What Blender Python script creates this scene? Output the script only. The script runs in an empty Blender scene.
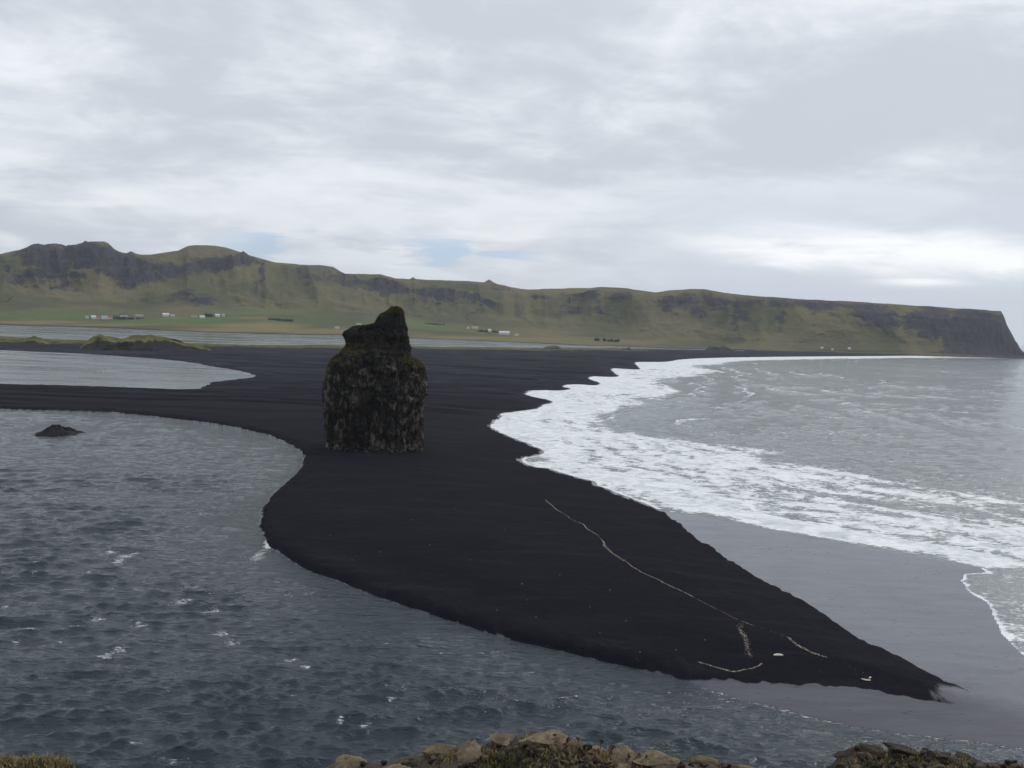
import bpy, math, random
import numpy as np
from mathutils import Matrix, Vector, Euler

# ------------------------------------------------------------------ camera
W, H = 1024, 768
FOC, CAMZ = 950.0, 60.0
ROLL = math.atan(40/1024)
PITCH = math.atan(59/950*math.cos(ROLL))
scene = bpy.context.scene
C = scene.collection
cam = bpy.data.cameras.new('camera')
cam.sensor_width = 36.0
cam.lens = FOC/1024*36
cam.clip_start = 0.1
cam.clip_end = 120000
co = bpy.data.objects.new('camera', cam)
C.objects.link(co)
RM = Matrix.Rotation(math.pi/2-PITCH, 3, 'X') @ Matrix.Rotation(ROLL, 3, 'Z')
co.matrix_world = Matrix.Translation((0, 0, CAMZ)) @ RM.to_4x4()
scene.camera = co
scene.render.resolution_x, scene.render.resolution_y = W, H

# ------------------------------------------------------------------ world + sun
SUN_EL, SUN_AZ = math.radians(42), math.radians(55)      # azimuth clockwise from +Y
scene.view_settings.view_transform = 'Standard'
scene.view_settings.look = 'None'
scene.view_settings.exposure = 0.14
scene.view_settings.gamma = 1.0
world = bpy.data.worlds.new('World')
scene.world = world
world.use_nodes = True


class NT:
    """tiny node helper"""
    def __init__(s, tree):
        s.t = tree; s.n = tree.nodes; s.l = tree.links
    def node(s, typ, **kw):
        nd = s.n.new(typ)
        for k, v in kw.items():
            setattr(nd, k, v)
        return nd
    def put(s, sock, v):
        if isinstance(v, bpy.types.NodeSocket):
            s.l.new(v, sock)
        elif v is not None:
            if hasattr(sock, 'default_value'):
                if isinstance(v, (tuple, list)) and len(v) == 3 and len(sock.default_value) == 4:
                    v = (*v, 1)
                sock.default_value = v
    def math(s, op, a, b=None, c=None, clamp=False):
        nd = s.node('ShaderNodeMath', operation=op, use_clamp=clamp)
        s.put(nd.inputs[0], a)
        if b is not None: s.put(nd.inputs[1], b)
        if c is not None: s.put(nd.inputs[2], c)
        return nd.outputs[0]
    def mix(s, f, a, b, mode='MIX'):
        nd = s.node('ShaderNodeMix', data_type='RGBA', blend_type=mode)
        s.put(nd.inputs[0], f); s.put(nd.inputs[6], a); s.put(nd.inputs[7], b)
        return nd.outputs[2]
    def maprange(s, v, a, b, c=0.0, d=1.0, smooth=True):
        nd = s.node('ShaderNodeMapRange')
        nd.interpolation_type = 'SMOOTHSTEP' if smooth else 'LINEAR'
        for i, x in enumerate((v, a, b, c, d)):
            s.put(nd.inputs[i], x)
        return nd.outputs[0]
    def noise(s, vec, scale, detail=4, rough=0.5, dist=0.0, out=0):
        nd = s.node('ShaderNodeTexNoise')
        s.put(nd.inputs['Vector'], vec)
        s.put(nd.inputs['Scale'], scale); s.put(nd.inputs['Detail'], detail)
        s.put(nd.inputs['Roughness'], rough); s.put(nd.inputs['Distortion'], dist)
        return nd.outputs[out]
    def voronoi(s, vec, scale, feature='F1', rand=1.0):
        nd = s.node('ShaderNodeTexVoronoi', feature=feature)
        s.put(nd.inputs['Vector'], vec); s.put(nd.inputs['Scale'], scale)
        s.put(nd.inputs['Randomness'], rand)
        return nd.outputs['Distance']
    def mapping(s, vec, loc=(0, 0, 0), rot=(0, 0, 0), scale=(1, 1, 1)):
        nd = s.node('ShaderNodeMapping')
        s.put(nd.inputs[0], vec)
        nd.inputs['Location'].default_value = loc
        nd.inputs['Rotation'].default_value = rot
        nd.inputs['Scale'].default_value = scale
        return nd.outputs[0]
    def attr(s, name):
        nd = s.node('ShaderNodeAttribute', attribute_name=name)
        return nd.outputs['Fac']
    def pos(s):
        return s.node('ShaderNodeNewGeometry').outputs['Position']
    def objc(s):
        return s.node('ShaderNodeTexCoord').outputs['Object']
    def sep(s, v):
        nd = s.node('ShaderNodeSeparateXYZ'); s.put(nd.inputs[0], v); return nd.outputs
    def comb(s, x, y, z):
        nd = s.node('ShaderNodeCombineXYZ')
        s.put(nd.inputs[0], x); s.put(nd.inputs[1], y); s.put(nd.inputs[2], z)
        return nd.outputs[0]
    def bump(s, h, strength=0.5, dist=1.0, normal=None):
        nd = s.node('ShaderNodeBump')
        s.put(nd.inputs['Strength'], strength); s.put(nd.inputs['Distance'], dist)
        s.put(nd.inputs['Height'], h)
        if normal is not None: s.put(nd.inputs['Normal'], normal)
        return nd.outputs[0]


def build_world():
    t = NT(world.node_tree)
    t.n.clear()
    out = t.node('ShaderNodeOutputWorld')
    bg = t.node('ShaderNodeBackground')
    bg.inputs['Strength'].default_value = 0.1
    sky = t.node('ShaderNodeTexSky', sky_type='NISHITA')
    sky.sun_disc = False
    sky.sun_elevation = SUN_EL
    sky.sun_rotation = SUN_AZ
    sky.altitude = 60
    d = t.node('ShaderNodeTexCoord').outputs['Generated']
    x, y, z = t.sep(d)
    zc = t.math('MAXIMUM', z, 0.0)
    den = t.math('ADD', zc, 0.20)
    px = t.math('DIVIDE', x, den)
    py = t.math('DIVIDE', y, den)
    p = t.comb(px, py, 0.37)
    # big cloud deck, lighter and darker sheets in perspective
    pm = t.mapping(p, loc=(3.1, 1.7, 0), rot=(0, 0, math.radians(-36)), scale=(0.8, 1.5, 1))
    n1 = t.noise(pm, 0.95, 9, 0.55, 0.45)
    n2 = t.noise(t.mapping(p, loc=(7.3, 2.2, 4), rot=(0, 0, math.radians(-20))), 3.6, 8, 0.6, 0.3)
    az = t.math('ARCTAN2', x, y)              # radians, clockwise from +Y
    el = t.math('ARCSINE', z)
    # streaks that lie level, seen near the horizon
    ps = t.comb(t.math('MULTIPLY', az, 5.5), t.math('MULTIPLY', el, 24.0), 1.9)
    n3 = t.noise(ps, 1.0, 6, 0.55, 0.5)
    low = t.maprange(el, 0.05, 0.22, 1.0, 0.0)
    base = t.math('ADD', t.math('MULTIPLY', n1, 0.62), t.math('MULTIPLY', n2, 0.38))
    base = t.math('ADD', t.math('MULTIPLY', base, t.math('SUBTRACT', 1.0, t.math('MULTIPLY', low, 0.55))),
                  t.math('MULTIPLY', n3, t.math('MULTIPLY', low, 0.55)))
    br = t.math('MULTIPLY', t.maprange(base, 0.40, 0.585, 0.0, 1.0), t.math('SUBTRACT', 1.0, t.math('MULTIPLY', low, 0.35)))
    cloud = t.mix(br, (5.55, 5.95, 6.6), (8.5, 8.8, 9.15))
    # cloud underside is a little darker straight overhead
    up = t.maprange(el, 0.05, 1.1, 0.0, 1.0)
    cloud = t.mix(up, cloud, (6.5, 6.9, 7.5))
    # brighter clearing low over the sea
    azc = t.maprange(az, 0.10, 0.27, 0.0, 1.0)
    azr = t.maprange(az, 0.48, 0.9, 1.0, 0.0)
    mid = t.math('SUBTRACT', t.math('ADD', 0.1025, t.math('MULTIPLY', t.math('SUBTRACT', n3, 0.5), 0.06)),
                 t.math('MULTIPLY', az, 0.045))
    q = t.math('DIVIDE', t.math('SUBTRACT', el, mid), 0.0145)
    g = t.math('EXPONENT', t.math('MULTIPLY', t.math('MULTIPLY', q, q), -1.0))
    gap = t.math('MULTIPLY', t.math('MULTIPLY', g, azc), azr)
    q2 = t.math('DIVIDE', t.math('SUBTRACT', el, 0.057), 0.0045)
    g2 = t.math('EXPONENT', t.math('MULTIPLY', t.math('MULTIPLY', q2, q2), -1.0))
    g2 = t.math('MULTIPLY', g2, t.maprange(az, 0.33, 0.40, 0, 1))
    g2 = t.math('MULTIPLY', g2, t.maprange(az, 0.40, 0.47, 1, 0))
    gap = t.math('MAXIMUM', gap, g2)
    # dim blue-grey sheet under the clearing
    q3 = t.maprange(el, 0.03, 0.085, 1.0, 0.0)
    dim = t.math('MULTIPLY', t.math('MULTIPLY', q3, t.maprange(az, 0.0, 0.25, 0.25, 0.8)), 1.0)
    cloud = t.mix(dim, cloud, (6.4, 7.2, 8.1))
    sur = t.math('MULTIPLY', t.maprange(az, 0.02, 0.2), t.math('MULTIPLY', t.maprange(el, 0.125, 0.18, 1, 0), 0.7))
    cloud = t.mix(sur, cloud, (6.1, 6.7, 7.5))
    gn = t.math('MULTIPLY', gap, t.maprange(n2, 0.25, 0.5, 0.55, 1.0))
    cloud = t.mix(gn, cloud, (10.2, 10.3, 10.4))
    # soft bright billows low on the left
    nb = t.noise(t.comb(t.math('MULTIPLY', az, 9), t.math('MULTIPLY', el, 34), 6.2), 1.0, 5, 0.5, 0.3)
    bil = t.math('MULTIPLY', t.maprange(nb, 0.50, 0.66, 0, 0.55), t.maprange(el, 0.09, 0.16, 1, 0))
    bil = t.math('MULTIPLY', bil, t.maprange(az, 0.0, 0.2, 1, 0))
    cloud = t.mix(bil, cloud, (9.0, 9.1, 9.3))
    # broken holes where the blue sky shows
    nh = t.noise(t.comb(t.math('MULTIPLY', az, 7), t.math('MULTIPLY', el, 42), 3.3), 1.0, 5, 0.55, 0.6)
    hole = t.maprange(nh, 0.44, 0.56, 0.0, 0.95)
    he = t.math('MULTIPLY', t.maprange(el, 0.045, 0.06, 0, 1), t.maprange(el, 0.075, 0.10, 1, 0))
    ha = t.math('MULTIPLY', t.maprange(az, -0.34, -0.24, 0, 1), t.maprange(az, -0.02, 0.05, 1, 0))
    hole = t.math('MULTIPLY', hole, t.math('MULTIPLY', he, ha))
    skyc = t.mix(0.55, sky.outputs[0], (4.3, 5.9, 8.9))
    col = t.mix(hole, cloud, skyc)
    # a trace of the clear sky's colour through the whole deck
    col = t.mix(0.03, col, sky.outputs[0])
    t.l.new(col, bg.inputs['Color'])
    t.l.new(bg.outputs[0], out.inputs[0])


build_world()
sl = bpy.data.lights.new('sun', 'SUN')
sl.energy = 1.3
sl.angle = math.radians(14)
sl.color = (1.0, 0.95, 0.88)
so = bpy.data.objects.new('sun', sl)
C.objects.link(so)
sd = Vector((math.sin(SUN_AZ)*math.cos(SUN_EL), math.cos(SUN_AZ)*math.cos(SUN_EL), math.sin(SUN_EL)))
so.rotation_euler = sd.to_track_quat('Z', 'Y').to_euler()
so.location = (0, 0, 500)

# ------------------------------------------------------------------ helpers
rng = np.random.default_rng(7)
random.seed(7)
R3 = np.array(RM)


def ray(px, py):
    px = np.asarray(px, float); py = np.asarray(py, float)
    l = np.stack([(px-512)/FOC, -(py-384)/FOC, -np.ones_like(px*py)], -1)
    return l @ R3.T


def gnd(pts, z=0.0):
    """photo pixels -> points on the level z (metres)"""
    a = np.array(pts, float)
    d = ray(a[:, 0], a[:, 1])
    t = (z-CAMZ)/d[:, 2]
    return np.stack([d[:, 0]*t, d[:, 1]*t], -1)


def g1(px, py, z=0.0):
    return gnd([(px, py)], z)[0]


def az_tan(pts):
    a = np.array(pts, float)
    d = ray(a[:, 0], a[:, 1])
    az = np.arctan2(d[:, 0], d[:, 1])
    return az, d[:, 2]/np.hypot(d[:, 0], d[:, 1])


def to_px(x, y, z):
    p = np.stack([x, y, z-CAMZ], -1) @ R3
    return 512+FOC*p[..., 0]/-p[..., 2], 384-FOC*p[..., 1]/-p[..., 2]


def _h(ix, iy, iz, seed):
    n = (ix*374761393 + iy*668265263 + iz*2147483647 + seed*974711) & 0xffffffff
    n = ((n ^ (n >> 13))*1274126177) & 0xffffffff
    n = ((n ^ (n >> 16))*2246822519) & 0xffffffff
    return ((n ^ (n >> 15)) & 0xffffff)/float(0xffffff)


def vn(x, y, z=0.0, seed=0):
    x, y, z = np.broadcast_arrays(np.asarray(x, float), np.asarray(y, float), np.asarray(z, float))
    xi = np.floor(x).astype(np.int64); yi = np.floor(y).astype(np.int64); zi = np.floor(z).astype(np.int64)
    fx, fy, fz = x-xi, y-yi, z-zi
    s = lambda f: f*f*f*(f*(f*6-15)+10)
    u, v, w = s(fx), s(fy), s(fz)
    r = 0
    for dz in (0, 1):
        a = _h(xi, yi, zi+dz, seed)*(1-u)+_h(xi+1, yi, zi+dz, seed)*u
        b = _h(xi, yi+1, zi+dz, seed)*(1-u)+_h(xi+1, yi+1, zi+dz, seed)*u
        r = r + (a*(1-v)+b*v)*((1-w) if dz == 0 else w)
    return r*2-1


def fbm(x, y, z=0.0, oct=4, seed=0, gain=0.5):
    r = 0; a = 1; f = 1
    for o in range(oct):
        r = r + a*vn(np.asarray(x)*f+o*7.1, np.asarray(y)*f-o*3.7, np.asarray(z)*f+o*1.3, seed+o)
        a *= gain; f *= 2.03
    return r


def ridged(x, y, z=0.0, oct=4, seed=0):
    r = 0; a = 1; f = 1
    for o in range(oct):
        r = r + a*(1-2*np.abs(vn(np.asarray(x)*f+o*5.1, np.asarray(y)*f+o*2.7, np.asarray(z)*f, seed+o)))
        a *= 0.5; f *= 2.1
    return r


def sst(a, b, x):
    t = np.clip((x-a)/(b-a), 0, 1)
    return t*t*(3-2*t)


def sdf(P, poly):
    """signed distance to a closed polygon: negative inside"""
    n = len(P)
    out = np.full(n, 1e18)
    ins = np.zeros(n, bool)
    A = np.asarray(poly); B = np.roll(A, -1, 0)
    x, y = P[:, 0], P[:, 1]
    for a, b in zip(A, B):
        e = b-a
        L = e @ e
        if L < 1e-12: continue
        t = np.clip(((x-a[0])*e[0]+(y-a[1])*e[1])/L, 0, 1)
        d = (x-a[0]-e[0]*t)**2+(y-a[1]-e[1]*t)**2
        np.minimum(out, d, out=out)
        c = (a[1] > y) != (b[1] > y)
        if e[1] != 0:
            xi = a[0]+(y-a[1])*e[0]/e[1]
            ins ^= c & (x < xi)
    s = np.sqrt(out)
    return np.where(ins, -s, s)


def mesh_from(name, V, F, mat, attrs=None, parent=None, smooth=True):
    me = bpy.data.meshes.new(name)
    V = np.asarray(V, np.float32); F = np.asarray(F, np.int32)
    me.vertices.add(len(V)); me.vertices.foreach_set('co', V.ravel())
    k = F.shape[1]
    me.loops.add(F.size); me.loops.foreach_set('vertex_index', F.ravel())
    me.polygons.add(len(F))
    me.polygons.foreach_set('loop_start', np.arange(0, F.size, k, dtype=np.int32))
    me.polygons.foreach_set('loop_total', np.full(len(F), k, np.int32))
    me.polygons.foreach_set('use_smooth', np.full(len(F), smooth, bool))
    me.update(calc_edges=True)
    for an, av in (attrs or {}).items():
        at = me.attributes.new(an, 'FLOAT', 'POINT')
        at.data.foreach_set('value', np.asarray(av, np.float32).ravel())
    me.validate()
    if mat: me.materials.append(mat)
    o = bpy.data.objects.new(name, me)
    C.objects.link(o)
    if parent is not None: o.parent = parent
    return o


def grid_faces(nr, nc):
    i = np.arange(nr*nc).reshape(nr, nc)
    return np.stack([i[:-1, :-1], i[:-1, 1:], i[1:, 1:], i[1:, :-1]], -1).reshape(-1, 4)


def compact(V, F, attrs):
    u, inv = np.unique(F, return_inverse=True)
    return V[u], inv.reshape(F.shape), {k: a.ravel()[u] for k, a in attrs.items()}


def tag(o, label=None, cat=None, group=None, kind=None):
    if label: o['label'] = label
    if cat: o['category'] = cat
    if group: o['group'] = group
    if kind: o['kind'] = kind
    return o


def empty(name, loc, rz=0.0):
    o = bpy.data.objects.new(name, None)
    C.objects.link(o)
    o.empty_display_size = 0.3
    o.location = loc
    o.rotation_euler = (0, 0, rz)
    return o


def newmat(name):
    m = bpy.data.materials.new(name)
    m.use_nodes = True
    t = NT(m.node_tree)
    b = t.n['Principled BSDF']
    return m, t, b


# ------------------------------------------------------------------ shorelines traced in plan
BAY = [(-500, 398), (-200, 405), (0, 409), (60, 411), (110, 412), (160, 417), (210, 423), (240, 428), (270, 435),
       (290, 444), (300, 450), (304, 456), (303, 465), (296, 473), (290, 480), (280, 489), (272, 497), (266, 505), (262, 513),
       (260, 525), (261, 533), (265, 541), (280, 553), (300, 566), (320, 575), (340, 582), (360, 590), (380, 597),
       (405, 606), (430, 614), (460, 624), (490, 633), (520, 642), (550, 650), (575, 655), (600, 661), (625, 666), (650, 671),
       (675, 677), (690, 682), (715, 690), (745, 699), (780, 708), (810, 717), (850, 726), (890, 732), (940, 738), (1024, 749), (1200, 770)]
DRY_LOW = [(690, 680), (705, 680), (720, 681), (740, 682), (770, 684), (800, 685), (830, 687), (860, 690), (885, 693), (905, 697),
           (925, 701), (945, 704), (968, 704)]
DRY_UP = [(980, 699), (962, 690), (940, 680), (925, 672), (910, 664), (885, 652), (860, 640), (840, 628), (820, 615), (805, 605), (790, 596),
          (770, 585), (755, 578), (740, 569), (722, 556), (712, 548), (700, 541), (690, 533), (680, 525), (672, 519), (661, 511)]
SHORE = [(630, 498), (612, 490), (600, 487), (598, 481), (580, 478), (560, 472), (548, 468), (535, 467), (520, 461), (524, 457), (540, 456),
         (546, 451), (538, 447), (528, 443), (515, 438), (500, 432), (491, 427), (493, 422), (503, 417), (500, 414), (520, 411), (540, 409),
         (543, 405), (555, 402), (546, 399), (528, 396), (526, 391), (545, 390), (560, 391), (574, 389), (560, 386), (575, 384), (598, 386),
         (602, 383), (588, 379), (592, 376), (605, 377), (622, 377), (615, 373), (610, 368), (625, 369), (642, 370), (638, 366),
         (634, 362), (650, 362), (667, 362), (680, 359.5), (700, 358.3), (740, 357.3), (800, 356.6), (860, 356.2), (920, 355.8),
         (980, 355.8), (1024, 356.3), (1060, 357)]
WETSEA = [(661, 510), (700, 516), (750, 525), (790, 532), (830, 540), (870, 548), (920, 557), (950, 562), (980, 568), (990, 572), (965, 574),
          (961, 580), (970, 590), (985, 603), (992, 615), (1000, 630), (1010, 642), (1024, 655), (1080, 690), (1200, 740)]
POND = [(-400, 345), (-100, 348), (0, 350), (30, 351.5), (55, 352.5), (80, 353.5), (110, 355.5), (150, 358), (180, 361), (200, 364), (215, 367),
        (230, 369), (245, 372), (257, 375.5), (250, 378), (240, 379), (225, 380.5), (214, 382), (205, 386), (200, 389), (180, 389.5), (150, 388.8),
        (110, 387), (60, 385.5), (0, 384), (-100, 382), (-400, 378)]
LAGN = [(-500, 330), (-200, 333), (0, 337), (60, 339.5), (120, 341.3), (180, 343), (250, 345), (340, 345.7), (420, 346.6), (470, 347.2),
        (520, 347.8), (580, 348.0), (640, 349.0), (700, 350.3), (745, 351.3)]
LAGF = [(745, 350.6), (730, 349.8), (690, 348.7), (620, 346.6), (560, 344.6), (512, 342.3), (460, 340.2), (410, 337.8), (340, 335.5), (256, 333.8),
        (170, 331), (100, 327.5), (0, 324.8), (-200, 319.5), (-500, 312)]
bay_w = np.vstack([gnd(BAY), [[500, 100], [500, -400], [-3000, -400], [-3000, 400]]])
sea_shore = gnd(list(reversed(WETSEA)))
sea_w = np.vstack([gnd(list(reversed(SHORE))), gnd(WETSEA), [[500, 60], [500, -400], [40000, -3000], [40000, 60000], [6500, 60000], [3900, 6000], [3300, 5200]]])
pond_w = gnd(POND)
lag_w = np.vstack([gnd(LAGN), gnd(LAGF)])
dry_w = np.vstack([gnd(BAY[:BAY.index((690, 682))]), gnd(DRY_LOW+DRY_UP+SHORE), [[3300, 6000], [-6000, 6000], [-6000, 500]]])


def chaikin(p, n=1):
    p = np.array(p, float)
    for _ in range(n):
        q = np.empty((2*(len(p)-1), 2)); q[0::2] = .75*p[:-1]+.25*p[1:]; q[1::2] = .25*p[:-1]+.75*p[1:]
        p = np.vstack([p[:1], q, p[-1:]])
    return p


SHORE[:] = [tuple(q) for q in chaikin(SHORE, 2)]
sea_w = np.vstack([gnd(list(reversed(SHORE))), gnd(WETSEA), [[500, 60], [500, -400], [40000, -3000], [40000, 60000], [6500, 60000], [3900, 6000], [3300, 5200]]])
dry_w = np.vstack([gnd(BAY[:BAY.index((690, 682))]), gnd(DRY_LOW+DRY_UP+SHORE), [[3300, 6000], [-6000, 6000], [-6000, 500]]])


def wfields(P, dry=True):
    # small irregularities so traced edges are not straight
    wob = 0.0012*np.hypot(P[:, 0], P[:, 1])
    Q = P+np.stack([fbm(P[:, 0]*.11, P[:, 1]*.11, 0, 3, 41), fbm(P[:, 0]*.11, P[:, 1]*.11, 5, 3, 45)], -1)*(0.5+wob[:, None])
    r = [sdf(Q, bay_w), sdf(Q, sea_w), sdf(Q, pond_w), sdf(Q, lag_w)]
    if dry:
        Q2 = P+np.stack([fbm(P[:, 0]*.35, P[:, 1]*.05, 0, 3, 51), fbm(P[:, 0]*.35, P[:, 1]*.05, 5, 3, 55)], -1)*0.8+np.stack([vn(P[:, 0]*.9, P[:, 1]*.5, 0, 57), vn(P[:, 0]*.9, P[:, 1]*.5, 3, 58)], -1)*0.45
        r.append(-sdf(Q2, dry_w))
    return r


def beach_h(P, F=None):
    db, ds, dp, dl, dd = F if F is not None else wfields(P)
    x, y = P[:, 0], P[:, 1]
    r = np.hypot(x, y)
    dn = np.minimum(np.minimum(db, ds), np.minimum(dp, dl))
    under = np.where(dn < 0, dn*0.12, 0)
    A = np.where(db > 0, 1.9*(1-np.exp(-np.maximum(db, 0)/1.6))+2.2*(1-np.exp(-np.maximum(db, 0)/70)), 0)
    B = 0.02+0.035*np.maximum(ds, 0)
    Bp = 0.7*(1-np.exp(-np.maximum(dp, 0)/4))+0.02*np.maximum(dp, 0)
    Bl = 0.3+0.01*np.maximum(dl, 0)
    st = 0.10+0.9*np.exp(-np.maximum(db, 0)/3.0)
    D = 0.22+np.maximum(dd, 0)*st
    D = np.where(dd > 0, D, 0.03+0.19*np.exp(np.minimum(dd, 0)/14))
    h = np.minimum(np.minimum(A, 4.0+0*A), np.minimum(B+0.0, np.minimum(Bp, Bl)))
    h = np.minimum(h, D)
    h = np.where(dd > 0, h, np.minimum(h, 0.03+0.012*np.maximum(np.minimum(db, ds), 0)))
    n = fbm(x*.012, y*.012, 0, 4, 3)*0.5+fbm(x*.07, y*.07, 0, 3, 9)*0.12
    far = sst(600, 1200, r)
    n = n+far*1.1*np.abs(fbm(x*.008, y*.018, 0, 3, 77))
    # wave-cut steps that run with the shore on the broad back beach
    stp = fbm(x*.004, y*.022, 0, 3, 78)
    n = n+sst(480, 700, r)*1.4*(sst(0.0, 0.06, stp)+sst(0.4, 0.45, stp)-1.0*sst(-0.5, -0.2, stp))
    env = sst(2, 30, np.minimum(dn, dd))
    h = h+n*env+under
    return np.where(dn < 0, np.minimum(under-0.02, -0.02), np.maximum(h, 0.03))


# ------------------------------------------------------------------ materials of the ground
def mat_sand():
    m, t, b = newmat('black_sand')
    p = t.pos()
    wet, grass, film = t.attr('wet'), t.attr('grass'), t.attr('film')
    n1 = t.noise(p, 0.035, 5, 0.6)
    n2 = t.noise(p, 2.6, 4, 0.7)
    n3 = t.noise(t.mapping(p, scale=(0.006, 0.03, 1), rot=(0, 0, 0.1)), 1.0, 5, 0.6, 0.6)
    col = t.mix(n1, (0.0045, 0.0046, 0.0075), (0.0095, 0.0096, 0.0145))
    col = t.mix(t.maprange(n2, 0.35, 0.75), col, (0.0125, 0.0125, 0.0175))
    # paler dry streaks far up the beach
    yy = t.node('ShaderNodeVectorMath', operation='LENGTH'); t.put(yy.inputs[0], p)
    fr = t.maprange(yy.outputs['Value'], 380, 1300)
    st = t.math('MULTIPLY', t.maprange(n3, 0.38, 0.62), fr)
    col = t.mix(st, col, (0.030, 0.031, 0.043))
    # pale pebbles and scraps
    v = t.voronoi(p, 0.55)
    sp = t.math('MULTIPLY', t.maprange(v, 0.045, 0.09, 1, 0), t.maprange(t.noise(p, 0.09, 2), 0.5, 0.6))
    col = t.mix(t.math('MULTIPLY', sp, 0.30), col, (0.16, 0.15, 0.14))
    v2 = t.voronoi(p, 2.2)
    col = t.mix(t.maprange(v2, 0.05, 0.12, 0.35, 0), col, (0.055, 0.055, 0.06))
    nb_ = t.noise(t.mapping(p, rot=(0, 0, .75), scale=(.25, 1, 1)), 0.16, 5, .6, .5)
    col = t.mix(t.maprange(nb_, .5, .65, 0, .45), col, (0.017, 0.017, 0.022))
    # wet zone streaks
    ns = t.noise(t.mapping(p, rot=(0, 0, -0.6), scale=(0.5, 0.08, 1)), 1.0, 5, 0.65, 0.3)
    wf = t.math('ADD', wet, t.math('MULTIPLY', t.math('SUBTRACT', ns, 0.5), 1.1))
    wf = t.maprange(wf, 0.35, 0.62)
    wcol = t.mix(n1, (0.043, 0.045, 0.062), (0.068, 0.070, 0.090))
    wcol = t.mix(film, (0.022, 0.021, 0.036), wcol)
    nw = t.noise(t.mapping(p, rot=(0, 0, -0.55), scale=(0.22, 0.9, 1)), 0.35, 6, 0.65, 0.8)
    nw2 = t.noise(t.mapping(p, rot=(0, 0, -0.4), scale=(0.4, 0.9, 1)), 0.05, 4, 0.6, 0.8)
    wcol = t.mix(t.maprange(nw, .38, .66, 0, .35), wcol, (0.012, 0.012, 0.018))
    vs = t.voronoi(t.mapping(p, rot=(0, 0, -0.3), scale=(0.35, 1.0, 1)), 0.8)
    blk = t.math('MULTIPLY', t.maprange(vs, 0.10, 0.2, 1, 0), t.maprange(t.noise(p, 0.07, 3), 0.48, 0.6))
    wcol = t.mix(t.math('MULTIPLY', blk, 0.9), wcol, (0.006, 0.006, 0.008))
    col = t.mix(wf, col, wcol)
    # rough grass and moss
    ng = t.noise(p, 0.05, 6, 0.65)
    gcol = t.mix(t.maprange(ng, 0.35, 0.65), (0.055, 0.062, 0.02), (0.12, 0.115, 0.045))
    gf = t.maprange(t.math('ADD', grass, t.math('MULTIPLY', t.math('SUBTRACT', ng, 0.5), 1.2)), 0.4, 0.6)
    col = t.mix(gf, col, gcol)
    t.put(b.inputs['Base Color'], col)
    t.put(b.inputs['Roughness'], t.math('SUBTRACT', t.math('SUBTRACT', 0.93, t.math('MULTIPLY', wf, t.math('SUBTRACT', t.maprange(film, 0, 1, .56, .72), t.maprange(nw, .4, .65, 0, .05)))),
          t.math('MULTIPLY', blk, t.math('MULTIPLY', wf, -0.3))))
    t.put(b.inputs['Specular IOR Level'], t.math('ADD', 0.03, t.math('MULTIPLY', wf, t.math('MULTIPLY', t.maprange(film, 0, 1, .5, 1.0), t.math('MULTIPLY', t.maprange(nw, .35, .65, 1.0, .86), t.maprange(nw2, .35, .65, .72, 1.1))))))
    hgt = t.math('ADD', t.math('MULTIPLY', t.noise(p, 3.5, 5, 0.7), 0.10), t.math('MULTIPLY', t.noise(p, 0.4, 4), 0.5))
    t.put(b.inputs['Normal'], t.bump(hgt, t.math('SUBTRACT', 0.8, t.math('MULTIPLY', wf, 0.76)), 0.6))
    return m


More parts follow.
